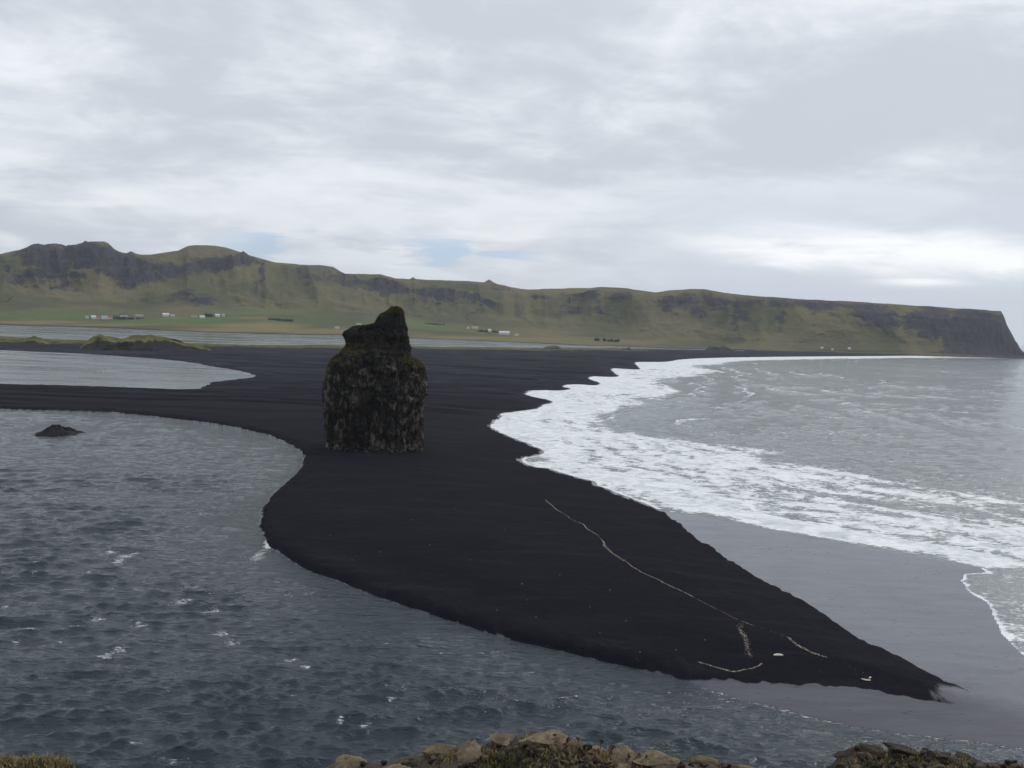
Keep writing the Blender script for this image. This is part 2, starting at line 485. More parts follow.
def mat_water(name, calm=False):
    m, t, b = newmat(name)
    p = t.pos()
    foam, turb = t.attr('foam'), t.attr('turbid')
    wc = t.mix(turb, (0.013, 0.024, 0.032), (0.215, 0.24, 0.245))
    if calm:
        wc = t.mix(t.maprange(t.noise(t.mapping(p, scale=(0.3, 1.6, 1)), 0.01, 4), 0.5, 0.6, 0, 0.35), wc, (0.03, 0.04, 0.05))
    d1 = t.mapping(p, rot=(0, 0, 0.25), scale=(0.45, 1.0, 1))
    nA = t.noise(p, 0.10, 6, 0.62, 1.2)
    nB = t.noise(d1, 0.75, 5, 0.62, 0.9)
    nC = t.noise(d1, 0.022, 4, 0.55, 0.6)
    lace = t.voronoi(t.mapping(t.node('ShaderNodeVectorMath', operation='ADD').outputs[0] if False else d1), 0.55, 'DISTANCE_TO_EDGE')
    n = t.math('ADD', t.math('MULTIPLY', nA, 0.40), t.math('MULTIPLY', nB, 0.36))
    n = t.math('ADD', n, t.math('MULTIPLY', nC, 0.24))
    n = t.math('SUBTRACT', n, t.math('MULTIPLY', lace, 0.10))
    n = t.maprange(n, 0.30, 0.66, 0, 1, smooth=False)
    f = t.math('SUBTRACT', t.math('ADD', n, foam), 1.0)
    f = t.maprange(f, -0.06, 0.16, 0, 1)
    f = t.math('MULTIPLY', f, t.maprange(foam, 0.0, 0.06))
    nf = t.noise(d1, 2.3, 5, 0.7, 1.2)
    nf = t.math('ADD', t.math('MULTIPLY', t.maprange(nf, 0.3, 0.7, smooth=False), 0.8), t.math('MULTIPLY', t.maprange(nB, .3, .7, smooth=False), 0.2))
    f2 = t.maprange(t.math('SUBTRACT', t.math('ADD', nf, t.attr('caps')), 1.0), -0.05, 0.22, 0, 0.85)
    f2 = t.math('MULTIPLY', f2, t.maprange(t.attr('caps'), 0.02, 0.2))
    f = t.math('MAXIMUM', f, f2)
    fcol = t.mix(t.maprange(t.math('ADD', t.math('MULTIPLY', nB, .5), t.math('MULTIPLY', nA, .5)), 0.38, 0.60), (0.50, 0.54, 0.555), (0.80, 0.82, 0.83))
    col = t.mix(f, wc, fcol)
    t.put(b.inputs['Base Color'], col)
    t.put(b.inputs['Roughness'], t.math('ADD', 0.09 if not calm else t.maprange(t.noise(t.mapping(p, scale=(0.35, 1.5, 1), rot=(0, 0, .1)), 0.012, 5, .6), .38, .62, 0.10, 0.42), t.math('MULTIPLY', f, 0.6)))
    b.inputs['IOR'].default_value = 1.333
    h = t.math('ADD', t.math('MULTIPLY', t.noise(t.mapping(p, scale=(0.6, 1.25, 1)), 0.85, 5, 0.6, 0.5), 0.34 if not calm else 0.05),
               t.math('MULTIPLY', f, 0.30))
    h = t.math('ADD', h, t.math('MULTIPLY', t.noise(t.mapping(p, scale=(0.5, 1.25, 1), rot=(0, 0, .2)), 0.16, 3, 0.5, 0.2), 0.5 if not calm else 0.1))
    if not calm:
        for sc_, am_, rz_ in ((0.22, 0.55, 0.22), (0.6, 0.26, 0.08)):
            nr_ = t.noise(t.mapping(p, scale=(0.5, 1.35, 1), rot=(0, 0, rz_)), sc_, 3, 0.5, 0.5)
            rd_ = t.math('SUBTRACT', 1.0, t.math('ABSOLUTE', t.math('SUBTRACT', t.math('MULTIPLY', nr_, 4.0), 2.0)))
            h = t.math('ADD', h, t.math('MULTIPLY', rd_, am_*0.5))
        h = t.math('ADD', h, t.math('MULTIPLY', t.noise(t.mapping(p, scale=(0.55, 1.2, 1), rot=(0, 0, -.15)), 2.3, 4, 0.6, 0.4), 0.10))
    t.put(b.inputs['Normal'], t.bump(h, 1.0, 1.0))
    return m


# ------------------------------------------------------------------ polar sheets
def radii(*segs):
    r = [segs[0][0]]
    for a, b, k in segs:
        n = max(2, int(math.log(b/a)/k))
        r += list(np.geomspace(a, b, n+1)[1:])
    return np.array(r)


def azim(fine, lim=0.60, step=None):
    f = np.arange(-lim, lim+fine, fine)
    side = lim+np.geomspace(fine, math.pi-lim, 40)
    return np.concatenate([-side[::-1], f, side])


def build_beach():
    r = radii((95, 130, .01), (130, 700, 0.0032), (700, 6000, 0.006))
    a = np.arange(-0.78, 0.78, 0.0022)
    RR, AA = np.meshgrid(r, a, indexing='ij')
    P = np.stack([(RR*np.sin(AA)).ravel(), (RR*np.cos(AA)).ravel()], -1)
    F = wfields(P)
    z = beach_h(P, F)
    db, ds, dp, dl, dd = F
    wet = sst(-0.8, 1.2, -dd)
    # damp fringe the last waves left along the sea side
    wet = np.maximum(wet, 0.62*sst(6, 0, ds)*(ds > 0)*(RR.ravel() > 300))
    tip = gnd([(968, 700)])[0]
    wet = np.maximum(wet, 0.75*np.exp(-(np.hypot(P[:, 0]-tip[0], P[:, 1]-tip[1])/7)**2))
    qx, qy = to_px(P[:, 0], P[:, 1], 0*P[:, 0])
    lagn = np.interp(qx, *np.array(LAGN).T)
    gr = sst(5.0, 2.0, qy-lagn)*(qy > lagn-2)*sst(745, 560, qx)*0.85
    gr = np.maximum(gr, sst(11, 6, qy-lagn)*sst(100, 20, qx)*(qy > lagn-2)*0.75)
    gr = np.maximum(gr, sst(9, 5, qy-lagn)*sst(280, 200, qx)*(qy > lagn-2)*0.55)
    gr = gr*(qy < 353)
    o = mesh_from('beach', np.column_stack([P, z]), grid_faces(len(r), len(a)), mat_sand(), {'wet': wet, 'grass': gr, 'film': sst(-14, 16, db-ds)})
    tag(o, kind='structure')
    return o


FOAM_OUT = [(640, 512), (1024, 585), (1200, 620), (1200, 520), (1060, 503), (1024, 497), (990, 492), (960, 485), (920, 478), (880, 474), (850, 470), (800, 466), (815, 458), (790, 452),
            (750, 447), (710, 440), (680, 436), (650, 434), (628, 430), (620, 421), (626, 412), (640, 404), (660, 396), (690, 391),
            (668, 386), (660, 380), (690, 377), (730, 372), (700, 368), (690, 364), (740, 361), (800, 360), (900, 358.2), (1060, 358.6), (1060, 355),
            (700, 355), (600, 365), (560, 380), (500, 395), (480, 430), (510, 465), (590, 500)]
CAPS = [(191, 587, 7, 1.6), (180, 602, 6, 2.2), (212, 611, 7, 2), (224, 632, 9, 2.4), (232, 643, 7, 2), (115, 652, 6, 3), (104, 656, 5, 2),
        (125, 556, 8, 3), (110, 552, 6, 1.5), (38, 573, 5, 1.2), (4, 606, 5, 1.2), (295, 693, 3, 1.2), (95, 620, 7, 2), (140, 625, 6, 2.4),
        (168, 760, 9, 1.4), (88, 572, 3, 1), (484, 740, 8, 1.6), (365, 724, 5, 1.4), (340, 721, 3, 1.2), (265, 548, 4, 4), (258, 556, 5, 3),
        (135, 744, 6, 1), (60, 642, 4, 1), (290, 660, 6, 1.2), (305, 668, 6, 1.2), (15, 640, 4, 1), (390, 700, 4, 1)]


def waves(x, y, r, comps, k0):
    z = np.zeros_like(x); dx = np.zeros_like(x); dy = np.zeros_like(x)
    for lam, th, amp, ph in comps:
        k = 2*math.pi/lam
        c, s = math.cos(th), math.sin(th)
        at = amp*np.clip((lam/(r*k0)-2.2)/2.5, 0, 1)      # drop what the grid cannot carry
        q = k*(x*c+y*s)+ph
        cq, sq = np.cos(q), np.sin(q)
        z += at*cq
        dx -= at*c*sq*0.9; dy -= at*s*sq*0.9
    return z, dx, dy


def build_sea():
    k0 = 0.0024
    r = radii((14, 115, 0.06), (115, 760, k0), (760, 6000, 0.006), (6000, 90000, 0.09))
    fa = np.arange(-0.585, 0.585, 0.0023)
    sa = 0.585+np.geomspace(0.004, math.pi-0.585, 60)
    a = np.concatenate([-sa[::-1], fa, sa])
    RR, AA = np.meshgrid(r, a, indexing='ij')
    x = (RR*np.sin(AA)).ravel(); y = (RR*np.cos(AA)).ravel(); rr = RR.ravel()
    P = np.stack([x, y], -1)
    near = (rr < 7000)
    sd = [np.full(len(rr), 5e3) for _ in range(4)]
    F = wfields(P[near], dry=False)
    for i in range(4): sd[i][near] = F[i]
    sd[1][~near] = -5e3
    cls = np.argmin(np.stack(sd), 0)
    rg = np.random.default_rng(3)
    comps = []
    for i in range(80):
        lam = 1.7*(17/1.7)**rg.random()
        th = math.radians(rg.normal(101, 27-0.9*lam))
        amp = 0.0185*lam**0.36*rg.uniform(.4, 1.4)
        comps.append((lam, th, amp, rg.uniform(0, 6.28)))
    z, dx, dy = waves(x, y, rr, comps, k0)
    dep = np.clip(-np.minimum(sd[0], sd[1])/22, 0, 1)
    bayk = (0.14*sst(-0.5, -6, sd[0])+0.86*sst(-1, -30, sd[0]+9*fbm(x*.03, y*.03, 0, 2, 13)))*(0.6+0.4*sst(520, 300, rr))
    seak = sst(-6, -70, sd[1])*0.6
    amp = np.where(cls == 0, bayk, np.where(cls == 1, seak, 0))
    # patches of rougher and smoother water
    amp = amp*(0.55+0.75*sst(-0.5, 0.6, fbm(x*.016, y*.03, 0, 4, 12)))
    crest = z/ (np.std(z[(rr < 400) & (cls == 0)])+1e-6)
    # swell rolling in to the beach on the open side: crests follow the shore
    dsi = -sd[1]
    swn = fbm(x*.0045, y*.0045, 0, 3, 61)
    ph = 2*math.pi*(dsi/46.0+0.9*swn)
    swe = np.where(cls == 1, sst(8, 60, dsi)*sst(4000, 1200, dsi), 0)*np.clip(swn+0.75, 0.1, 1.2)*sst(3600, 1500, rr)
    zsw = 1.35*swe*(np.exp(1.3*(np.cos(ph)-1))-0.35)
    Z = z*amp+zsw
    X = x+dx*amp; Y = y+dy*amp
    # ---------------- foam density
    foam = np.zeros_like(x)
    fo = np.full(len(rr), 1e3)
    nn = near & (cls == 1)
    fo[nn] = sdf(P[nn], gnd(FOAM_OUT))
    d = dsi
    qx, qy = to_px(x, y, 0*x)
    inside = sst(14, -22, fo+10*fbm(x*.03, y*.03, 0, 3, 71))
    # dense white at the bend of the beach, lace further out and down the coast
    left = sst(830, 560, qx)
    bands = 0.10*np.cos(2*np.pi*(d/17.0+0.8*fbm(x*.01, y*.01, 0, 3, 74)))*sst(6, 20, d)
    dens = inside*(bands+0.55+0.25*left+0.16*fbm(x*.018, y*.03, 0, 3, 72))
    edge = sst(0.0, 2.0, d)*sst(30, 7, d)
    dens = dens+0.35*edge*inside*sst(640, 760, qx)*(qy < 585)
    # thin sheet behind the leading edge at the bend
    sheet = sst(470, 500, qy)*sst(700, 600, qx)*sst(22, 5, d)
    dens = dens*(1-0.45*sheet)
    dens = dens+0.3*sst(2.2, 0.5, d)*sst(690, 660, qx)*(rr < 700)
    # far surf line under the cliff
    far = (rr > 1500)*sst(4, 14, d)*sst(150, 60, d)
    dens = np.maximum(dens, 0.95*far)
    # swash tongue in the lower right: thin lace behind a narrow white rim
    tong = (qy > 568)*(qx > 930)*(rr < 320)
    tl = 0.50*sst(34, 4, d)+0.30*sst(1.1, 0.4, d)
    dens = np.where(tong > 0, tl, dens)
    # breaking crests out at sea
    brk = np.where(cls == 1, sst(0.86, 0.98, np.cos(ph+0.5))*sst(0.05, 0.45, swn)*sst(900, 100, d)*sst(20, 60, d), 0)
    dens = np.maximum(dens, 0.58*brk)
    foam = np.where(cls == 1, np.clip(dens, 0, 1.15), 0)
    bg = np.where(cls == 1, 0.16+0.12*sst(-.3, .6, fbm(x*.006, y*.012, 0, 3, 15)), 0)
    foam = np.maximum(foam, bg)
    # whitecaps on the bay
    cap = np.zeros_like(x)
    for cx, cy, sx, sy in CAPS:
        c = g1(cx, cy)
        e = g1(cx+sx, cy); e2 = g1(cx, cy+sy)
        lx = max(np.hypot(*(e-c)), .5)*1.9; ly = max(np.hypot(*(e2-c)), .5)*2.0
        u = np.array([math.cos(0.0), 0.0])
        w = fbm(x*.35, y*.35, 0, 2, 19)*0.7
        cap = np.maximum(cap, 0.66*np.exp(-(((x-c[0])/lx)**2+((y-c[1])/ly+w)**2)))
    rc = sst(1.9, 3.0, crest)*sst(0.1, 0.7, fbm(x*.02, y*.03, 0, 3, 29))*0.55
    cap = np.maximum(cap, rc)
    bayfoam = cap+0.42*sst(2.0, 0.2, -sd[0])*(rr < 600)*(qx < 400)
    # rim where the bay washes over the spit
    rim = (qx > 700)*(rr < 220)*sst(2.2, 0.3, -sd[0])*0.50
    rim2 = (qx > 740)*(rr < 220)*sst(2.0, 0.5, np.abs(-sd[0]-4.5+fbm(x*.1, y*.1, 0, 2, 75)*1.6))*0.36
    rim = np.maximum(rim, rim2)
    windrow = 0.24*sst(.15, .7, fbm(x*.02, y*.06, 0, 4, 73))+0.10*sst(60, 10, -sd[0])
    bayfoam = np.maximum(bayfoam, windrow)
    caps = np.where(cls == 0, np.maximum(np.clip(bayfoam, 0, .95), rim), 0)
    turb = np.where(cls == 1, 0.80+0.2*sst(160, 20, d), 0.0)
    turb = turb*sst(9000, 5000, rr)
    turb = np.where(cls == 0, 0.03+0.03*sst(12, 1, -sd[0])+0.09*sst(300, 520, rr), turb)
    turb = np.where(cls >= 2, 0.25, turb)
    Fc = grid_faces(len(r), len(a))
    fc = cls[Fc].min(1)
    V = np.column_stack([X, Y, Z])
    V[cls >= 2, 2] = 0.0
    ms, ml = mat_water('sea_water'), mat_water('lagoon_water', True)
    at = {'foam': foam, 'turbid': turb, 'caps': caps}
    for nm, ids, mt in (('bay_water', (0,), ms), ('sea', (1,), ms), ('pond_water', (2,), ml), ('lagoon_water', (3,), ml)):
        v, f, aa = compact(V, Fc[np.isin(fc, ids)], at)
        tag(mesh_from(nm, v, f, mt, aa), kind='structure')


# ------------------------------------------------------------------ far land: meadow and mountain
SKYL = [(-260, 262), (-120, 258), (0, 254), (20, 249.5), (30, 246), (34, 244.8), (45, 245), (60, 245), (70, 247), (78, 243.5), (90, 241.5), (104, 241), (108, 243),
        (114, 249), (124, 254.5), (140, 254.5), (152, 254.5), (165, 252), (178, 251), (188, 246), (195, 245), (215, 245.3), (225, 247), (240, 252),
        (256, 257), (275, 262), (300, 264.5), (325, 265.5), (333, 266.5), (340, 271), (345, 273.5), (365, 274), (380, 274), (395, 278), (410, 279), (440, 280),
        (470, 281), (483, 282), (489, 280.8), (497, 284), (510, 287), (528, 289.5), (545, 289), (570, 288), (585, 288.3), (600, 287), (625, 288),
        (645, 291), (655, 292), (675, 290), (690, 289), (705, 289), (720, 292), (740, 295), (768, 297), (800, 299), (850, 301.5), (900, 304.5), (930, 306.5), (960, 308.5),
        (985, 310), (1001, 310.8), (1004, 316), (1007, 325), (1012, 334), (1016, 342), (1020, 349), (1026, 355), (1032, 358)]
FOOT = [(-260, 300), (0, 308), (100, 310), (200, 311), (300, 316), (400, 324), (500, 331), (560, 335), (620, 339), (700, 345), (760, 349), (850, 351.5), (940, 353),
        (1000, 354.6), (1026, 355.5), (1032, 358)]
FDIST = [(-260, 3500), (0, 3550), (200, 3700), (400, 3800), (560, 3950), (700, 3950), (760, 3700), (850, 3900), (940, 4300), (1000, 4650), (1032, 4800)]
CDIST = [(-260, 4700), (0, 4750), (200, 4900), (400, 4950), (560, 4900), (700, 4750), (760, 4350), (850, 4350), (940, 4600), (1000, 4850), (1032, 4900)]
ROCKS = [  # outcrops: x, y, half width, half height, tilt (deg), weight
    (45, 262, 26, 14, 10, .9), (90, 258, 40, 13, 8, 1.0), (130, 272, 30, 12, 18, 1.0), (160, 275, 30, 10, -8, .9), (205, 266, 32, 7, -5, .8),
    (240, 262, 22, 6, 5, .7), (60, 280, 25, 10, 0, .6), (205, 301, 16, 4, 0, .9), (180, 297, 15, 4, -12, .7), (262, 280, 3, 22, 5, .7), (15, 275, 18, 12, 20, .45),
    (385, 288, 26, 8, 12, .9), (345, 280, 22, 7, 15, .7), (305, 281, 14, 5, 0, .5), (435, 295, 28, 8, 5, .85), (470, 300, 18, 6, 20, .6), (430, 305, 7, 8, 0, .5),
    (475, 314, 16, 3, -25, .6), (500, 287, 14, 4, 5, .5), (535, 298, 12, 5, 0, .5), (590, 294, 16, 5, -15, .65), (620, 296, 16, 6, -10, .7), (575, 305, 12, 14, 20, .4), (605, 308, 8, 14, 35, .4),
    (680, 302, 34, 9, -5, .65), (720, 305, 20, 8, 5, .6), (738, 315, 10, 14, -15, .7), (700, 312, 12, 12, 25, .45), (775, 304, 25, 8, 5, .6), (820, 306, 30, 9, 0, .7), (880, 318, 22, 12, 0, .8),
    (870, 308, 30, 6, 2, .7), (930, 320, 22, 18, 0, .8), (975, 330, 30, 22, 0, 1.0), (1005, 335, 20, 20, 0, 1.0), (780, 320, 8, 12, 10, .5), (840, 320, 8, 10, -10, .4), (955, 340, 12, 12, 0, .8), (985, 353, 45, 5, 0, 1.0)]


def colprof(a):
    saz, st = az_tan(SKYL); faz, ft = az_tan(FOOT)
    def dd(pts):
        z, _ = az_tan([(p[0], 340) for p in pts]); return z, [p[1] for p in pts]
    laz_ = gnd(LAGF[::-1]); laz = np.arctan2(laz_[:, 0], laz_[:, 1]); lr = np.hypot(laz_[:, 0], laz_[:, 1])
    D0 = np.interp(a, laz, lr)
    Df = np.interp(a, *dd(FDIST)); Dc = np.interp(a, *dd(CDIST))
    zf = CAMZ+Df*np.interp(a, faz, ft)
    zc = CAMZ+Dc*np.interp(a, saz, st)
    end = az_tan([(742, 349)])[0][0]
    # right of the lagoon the land comes straight off the beach
    w = sst(end-0.03, end+0.01, a)
    D0 = D0*(1-w)+(Df-60)*w
    return D0, Df, Dc, np.maximum(zf, 0.6), zc


def build_land():
    a = np.concatenate([np.arange(-1.0, -0.56, 0.004), np.arange(-0.56, az_tan([(1032, 358)])[0][0]+.0008, 0.00085)])
    D0, Df, Dc, zf, zc = colprof(a)
    nm, nr = 50, 190
    rowsR, rowsZ, rowsK = [], [], []
    for i in range(nm+1):                                   # meadow
        t = i/nm
        D = D0+(Df-D0)*t
        bank = 1-np.exp(-(D-D0)/8.0)
        z = -1.5*(t == 0)+2.0*bank*(t > 0)+(zf-2.0)*(0.25*t+0.75*t**1.7)
        z = np.where((a > az_tan([(742, 349)])[0][0]), np.minimum(z, zf*1.0), z)
        rowsR.append(D); rowsZ.append(z); rowsK.append(t-1+0*a)
    for i in range(1, nr+1):                                # slope
        t = i/nr
        D = Df+(Dc-Df)*t
        g = 0.52*t+0.10*t*t+0.38*sst(0.50, 0.93, t)
        seaward = sst(az_tan([(700, 300)])[0][0], az_tan([(900, 300)])[0][0], a)
        g2 = 0.30*t+0.70*sst(-0.12, 1.0, t)
        g = g*(1-seaward)+g2*seaward
        rowsR.append(D); rowsZ.append(zf+(zc-zf)*g); rowsK.append(t+0*a)
    for i, (dd_, k) in enumerate([(60, 1.0), (200, .985), (600, .95), (1500, .9), (3000, .7), (5000, .1)]):   # plateau behind
        rowsR.append(Dc+dd_); rowsZ.append(zc*k-2*i-2); rowsK.append(1.0+0*a+0.01*i)
    R_ = np.array(rowsR); Z = np.array(rowsZ); K = np.array(rowsK)
    A = np.broadcast_to(a, R_.shape)
    X = R_*np.sin(A); Y = R_*np.cos(A)
    # mass of the outcrops in the slope, found at the place they have in the range
    qx, qy = to_px(X, Y, Z)
    rock = np.zeros_like(Z)
    wx = qx+7*fbm(X*.006, Y*.003, Z*.012, 4, 21); wy = qy+3.2*fbm(X*.006, Y*.003, Z*.012, 4, 25)
    for cx, cy, rx, ry, an, wt in ROCKS:
        c, s = math.cos(math.radians(an)), math.sin(math.radians(an))
        u = ((wx-cx)*c+(wy-cy)*s)/rx; v = (-(wx-cx)*s+(wy-cy)*c)/ry
        rock = np.maximum(rock, wt*np.exp(-0.7*(u*u+v*v)**1.4))
    env = np.clip(K, 0, 1)
    env = np.where(K > 0, sst(0, 0.25, env)*(1-sst(0.86, 1.0, env)), 0)
    # spurs and gullies running down the slope
    L = A*4400
    gul = ridged(L*.0026+0.3*K, K*0.7, 0, 4, 31)
    gul2 = ridged(L*.012, K*1.4, 0, 3, 35)
    dR = env*sst(0.05, 0.42, K)*(150*gul*0.72+38*gul2*0.5)
    R2 = R_-dR*np.clip((Dc-Df)/1100, 0.35, 1)
    sw_ = sst(az_tan([(700, 300)])[0][0], az_tan([(800, 300)])[0][0], A)
    zz = env*(1-0.75*sw_*sst(.5, .8, K))*(rock*(16*ridged(L*.02, Z*.03, 0, 4, 33)+9*np.sin(Z*.16+3*fbm(L*.004, Z*.01, 0, 3, 39)))+7*fbm(L*.01, K*9, 0, 4, 37))
    crestn = np.where(K > 0.85, 1.5*fbm(L*.02, K*20, 0, 3, 43), 0)
    knob = 17*np.exp(-(np.abs(A-az_tan([(131, 250)])[0][0])/0.0045)**1.4)+10*np.exp(-((A-az_tan([(413, 278)])[0][0])/0.0018)**2)+\
        8*np.exp(-((A-az_tan([(489, 281)])[0][0])/0.003)**2)
    Z = Z+zz+crestn+np.where((K > 0.93) & (K < 1.02), knob, 0)
    mead = K <= 0
    Z = Z+np.where(mead, 1.2*fbm(X*.006, Y*.006, 0, 3, 47)*sst(-1, -.9, K), 0)
    X = R2*np.sin(A); Y = R2*np.cos(A)
    V = np.stack([X, Y, Z], -1).reshape(-1, 3)
    nrow, nc = Z.shape
    Fc = grid_faces(nrow, nc)
    row = np.repeat(np.arange(nrow-1), nc-1)
    # fields: worked green strips, rough tan near the water
    u = (qx)
    grn = np.zeros_like(Z); tan = np.zeros_like(Z)
    for cx, cy, rx, ry, wt in [(60, 316, 90, 6, .6), (150, 322, 60, 2.2, .9), (200, 319, 50, 3.5, .8), (230, 325, 40, 1.8, .8), (20, 315, 60, 5, .5), (300, 320, 50, 5, .45), (390, 324, 40, 5, .6),
                               (425, 326, 24, 2.5, 1.0), (445, 329, 20, 2.0, .7), (250, 312, 60, 5, .4), (470, 336, 40, 2.5, .4)]:
        grn = np.maximum(grn, wt*np.exp(-(((u-cx)/rx)**2+((qy-cy)/ry)**2)**2))
    for cx, cy, rx, ry, wt in [(260, 326, 50, 3.5, .9), (250, 330, 70, 2.5, .9), (30, 322, 70, 1.6, .8), (110, 325, 60, 1.6, .8), (340, 331, 60, 3, .8), (450, 338, 60, 1.7, .9), (540, 340, 60, 3.5, .7),
                               (600, 342, 60, 3, .6), (250, 318, 20, 1.2, .7), (170, 318, 14, 1, .5), (530, 330, 30, 8, .35)]:
        tan = np.maximum(tan, wt*np.exp(-(((u-cx)/rx)**2+((qy-cy)/ry)**2)**2))
    bank = sst(26, 6, R_-rowsR[0])*(K > -1.1)*(K <= 0)
    at = {'rock': rock, 'green': grn, 'tan': tan, 'bank': bank, 'up': np.clip(K, -1, 1.1)}
    v, f, aa = compact(V, Fc[row < nm], at)
    mm = mat_land()
    tag(mesh_from('meadow', v, f, mm, aa), kind='structure')
    v, f, aa = compact(V, Fc[row >= nm], at)
    tag(mesh_from('mountain', v, f, mm, aa), kind='structure')
    return a, np.array(rowsR), V.reshape(nrow, nc, 3)


def mat_land():
    m, t, b = newmat('hillside')
    p = t.pos()
    rock, green, tan, bank, up = (t.attr(k) for k in ('rock', 'green', 'tan', 'bank', 'up'))
    n1 = t.noise(p, 0.0035, 7, 0.62, 0.3)
    n2 = t.noise(p, 0.02, 6, 0.65, 0.2)
    n3 = t.noise(t.mapping(p, scale=(1, 1, 0.35)), 0.045, 5, 0.7)
    col = t.mix(t.maprange(n1, 0.36, 0.64), (0.062, 0.069, 0.030), (0.128, 0.111, 0.054))
    col = t.mix(t.maprange(n2, 0.45, 0.72, 0, 0.55), col, (0.065, 0.058, 0.042))
    col = t.mix(t.math('MULTIPLY', green, 0.85), col, (0.075, 0.135, 0.035))
    col = t.mix(t.math('MULTIPLY', tan, 0.85), col, (0.20, 0.165, 0.075))
    gn = t.math('ADD', rock, t.math('MULTIPLY', t.math('SUBTRACT', n2, 0.5), 1.5))
    gn = t.math('ADD', gn, t.math('MULTIPLY', t.math('SUBTRACT', n3, 0.5), 1.1))
    # steep ground is bare
    nz = t.sep(t.node('ShaderNodeNewGeometry').outputs['Normal'])[2]
    gn = t.math('ADD', gn, t.maprange(nz, 0.75, 0.5, 0, 0.25))
    rf = t.maprange(gn, 0.38, 0.62)
    rc = t.mix(t.maprange(n3, .3, .7), (0.012, 0.013, 0.022), (0.050, 0.048, 0.056))
    col = t.mix(rf, col, rc)
    col = t.mix(t.math('MULTIPLY', bank, 0.9), col, (0.035, 0.03, 0.026))
    t.put(b.inputs['Base Color'], col)
    b.inputs['Roughness'].default_value = 0.95
    b.inputs['Specular IOR Level'].default_value = 0.1
    t.put(b.inputs['Normal'], t.bump(t.math('ADD', t.math('MULTIPLY', n3, 8.0), t.math('MULTIPLY', n2, 14.0)), 0.8, 1.0))
    return m


print('beach'); build_beach()
print('sea'); build_sea()
print('land'); LAND_A, LAND_R, LAND_V = build_land()


def land_hit(px, py):
    """where the sight line through a photo pixel meets the far land"""
    d = ray(px, py)
    az = math.atan2(d[0], d[1]); tn = d[2]/math.hypot(d[0], d[1])
    j = int(np.argmin(np.abs(LAND_A-az)))
    c = LAND_V[:, j, :]
    rr = np.hypot(c[:, 0], c[:, 1]); zz = c[:, 2]
    lv = CAMZ+tn*rr
    for i in range(1, len(rr)-1):
        if zz[i] >= lv[i]:
            k = np.clip((lv[i-1]-zz[i-1])/((zz[i]-zz[i-1])-(lv[i]-lv[i-1])+1e-9), 0, 1)
            r = rr[i-1]+k*(rr[i]-rr[i-1]); z = zz[i-1]+k*(zz[i]-zz[i-1])
            return Vector((r*math.sin(az), r*math.cos(az), z)), r
    return Vector((rr[10]*math.sin(az), rr[10]*math.cos(az), zz[10])), rr[10]


def beach_hit(px, py):
    z = 0.5
    for _ in range(6):
        q = g1(px, py, z)
        z = float(beach_h(q[None])[0])
    return Vector((q[0], q[1], z))


# ------------------------------------------------------------------ sea stack
def mat_basalt(name, c0, c1, c2, sc=1.0, bd=0.5, cap=None):
    m, t, b = newmat(name)
    p = t.objc()
    n1 = t.noise(p, 0.16*sc, 7, 0.65, 0.4)
    n2 = t.noise(t.mapping(p, scale=(1, 1, 0.5)), 0.9*sc, 6, 0.65, 0.3)
    v = t.voronoi(t.mapping(p, scale=(1, 1, 0.2)), 0.34*sc, 'DISTANCE_TO_EDGE')
    col = t.mix(t.maprange(n1, 0.35, 0.65), c0, c1)
    n4 = t.noise(p, 0.11*sc, 4, 0.6, 0.6)
    n5 = t.noise(t.mapping(p, scale=(1, 1, .6)), 0.2*sc, 5, .55, 1.3)
    hi = t.math('MULTIPLY', t.maprange(n5, 0.46, 0.60, 0, 1), t.maprange(n4, 0.36, 0.54))
    hi = t.math('MULTIPLY', hi, t.maprange(n2, .35, .6, .6, 1))
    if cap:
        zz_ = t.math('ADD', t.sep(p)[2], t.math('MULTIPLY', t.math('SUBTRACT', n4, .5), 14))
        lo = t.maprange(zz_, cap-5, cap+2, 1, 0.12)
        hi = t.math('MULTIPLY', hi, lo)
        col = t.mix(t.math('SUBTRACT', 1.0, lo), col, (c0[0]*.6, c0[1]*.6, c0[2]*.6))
    col = t.mix(t.math('MULTIPLY', hi, 0.8), col, c2)
    gsh = t.maprange(t.noise(t.mapping(p, scale=(1, 1, .6)), 0.36*sc, 5, .62, 1.3), 0.36, 0.46, 0.85, 0)
    col = t.mix(gsh, col, (c0[0]*.5, c0[1]*.5, c0[2]*.5))
    col = t.mix(t.maprange(v, 0.0, 0.10, 0.9, 0), col, (c0[0]*.4, c0[1]*.4, c0[2]*.4))
    t.put(b.inputs['Base Color'], col)
    b.inputs['Roughness'].default_value = 0.88
    b.inputs['Specular IOR Level'].default_value = 0.25
    h = t.math('ADD', t.math('MULTIPLY', n2, 1.0), t.math('MULTIPLY', t.maprange(v, 0, 0.12), 0.5))
    t.put(b.inputs['Normal'], t.bump(h, 0.9, bd/sc))
    return m


def mat_moss(name, a_, b_):
    m, t, b = newmat(name)
    n = t.noise(t.objc(), 0.7, 4, 0.6)
    t.put(b.inputs['Base Color'], t.mix(t.maprange(n, 0.35, 0.65), a_, b_))
    b.inputs['Roughness'].default_value = 0.95
    b.inputs['Specular IOR Level'].default_value = 0.1
    return m


def zi(X, Y):
    return (300+X/4.267, 290+Y/4.267)


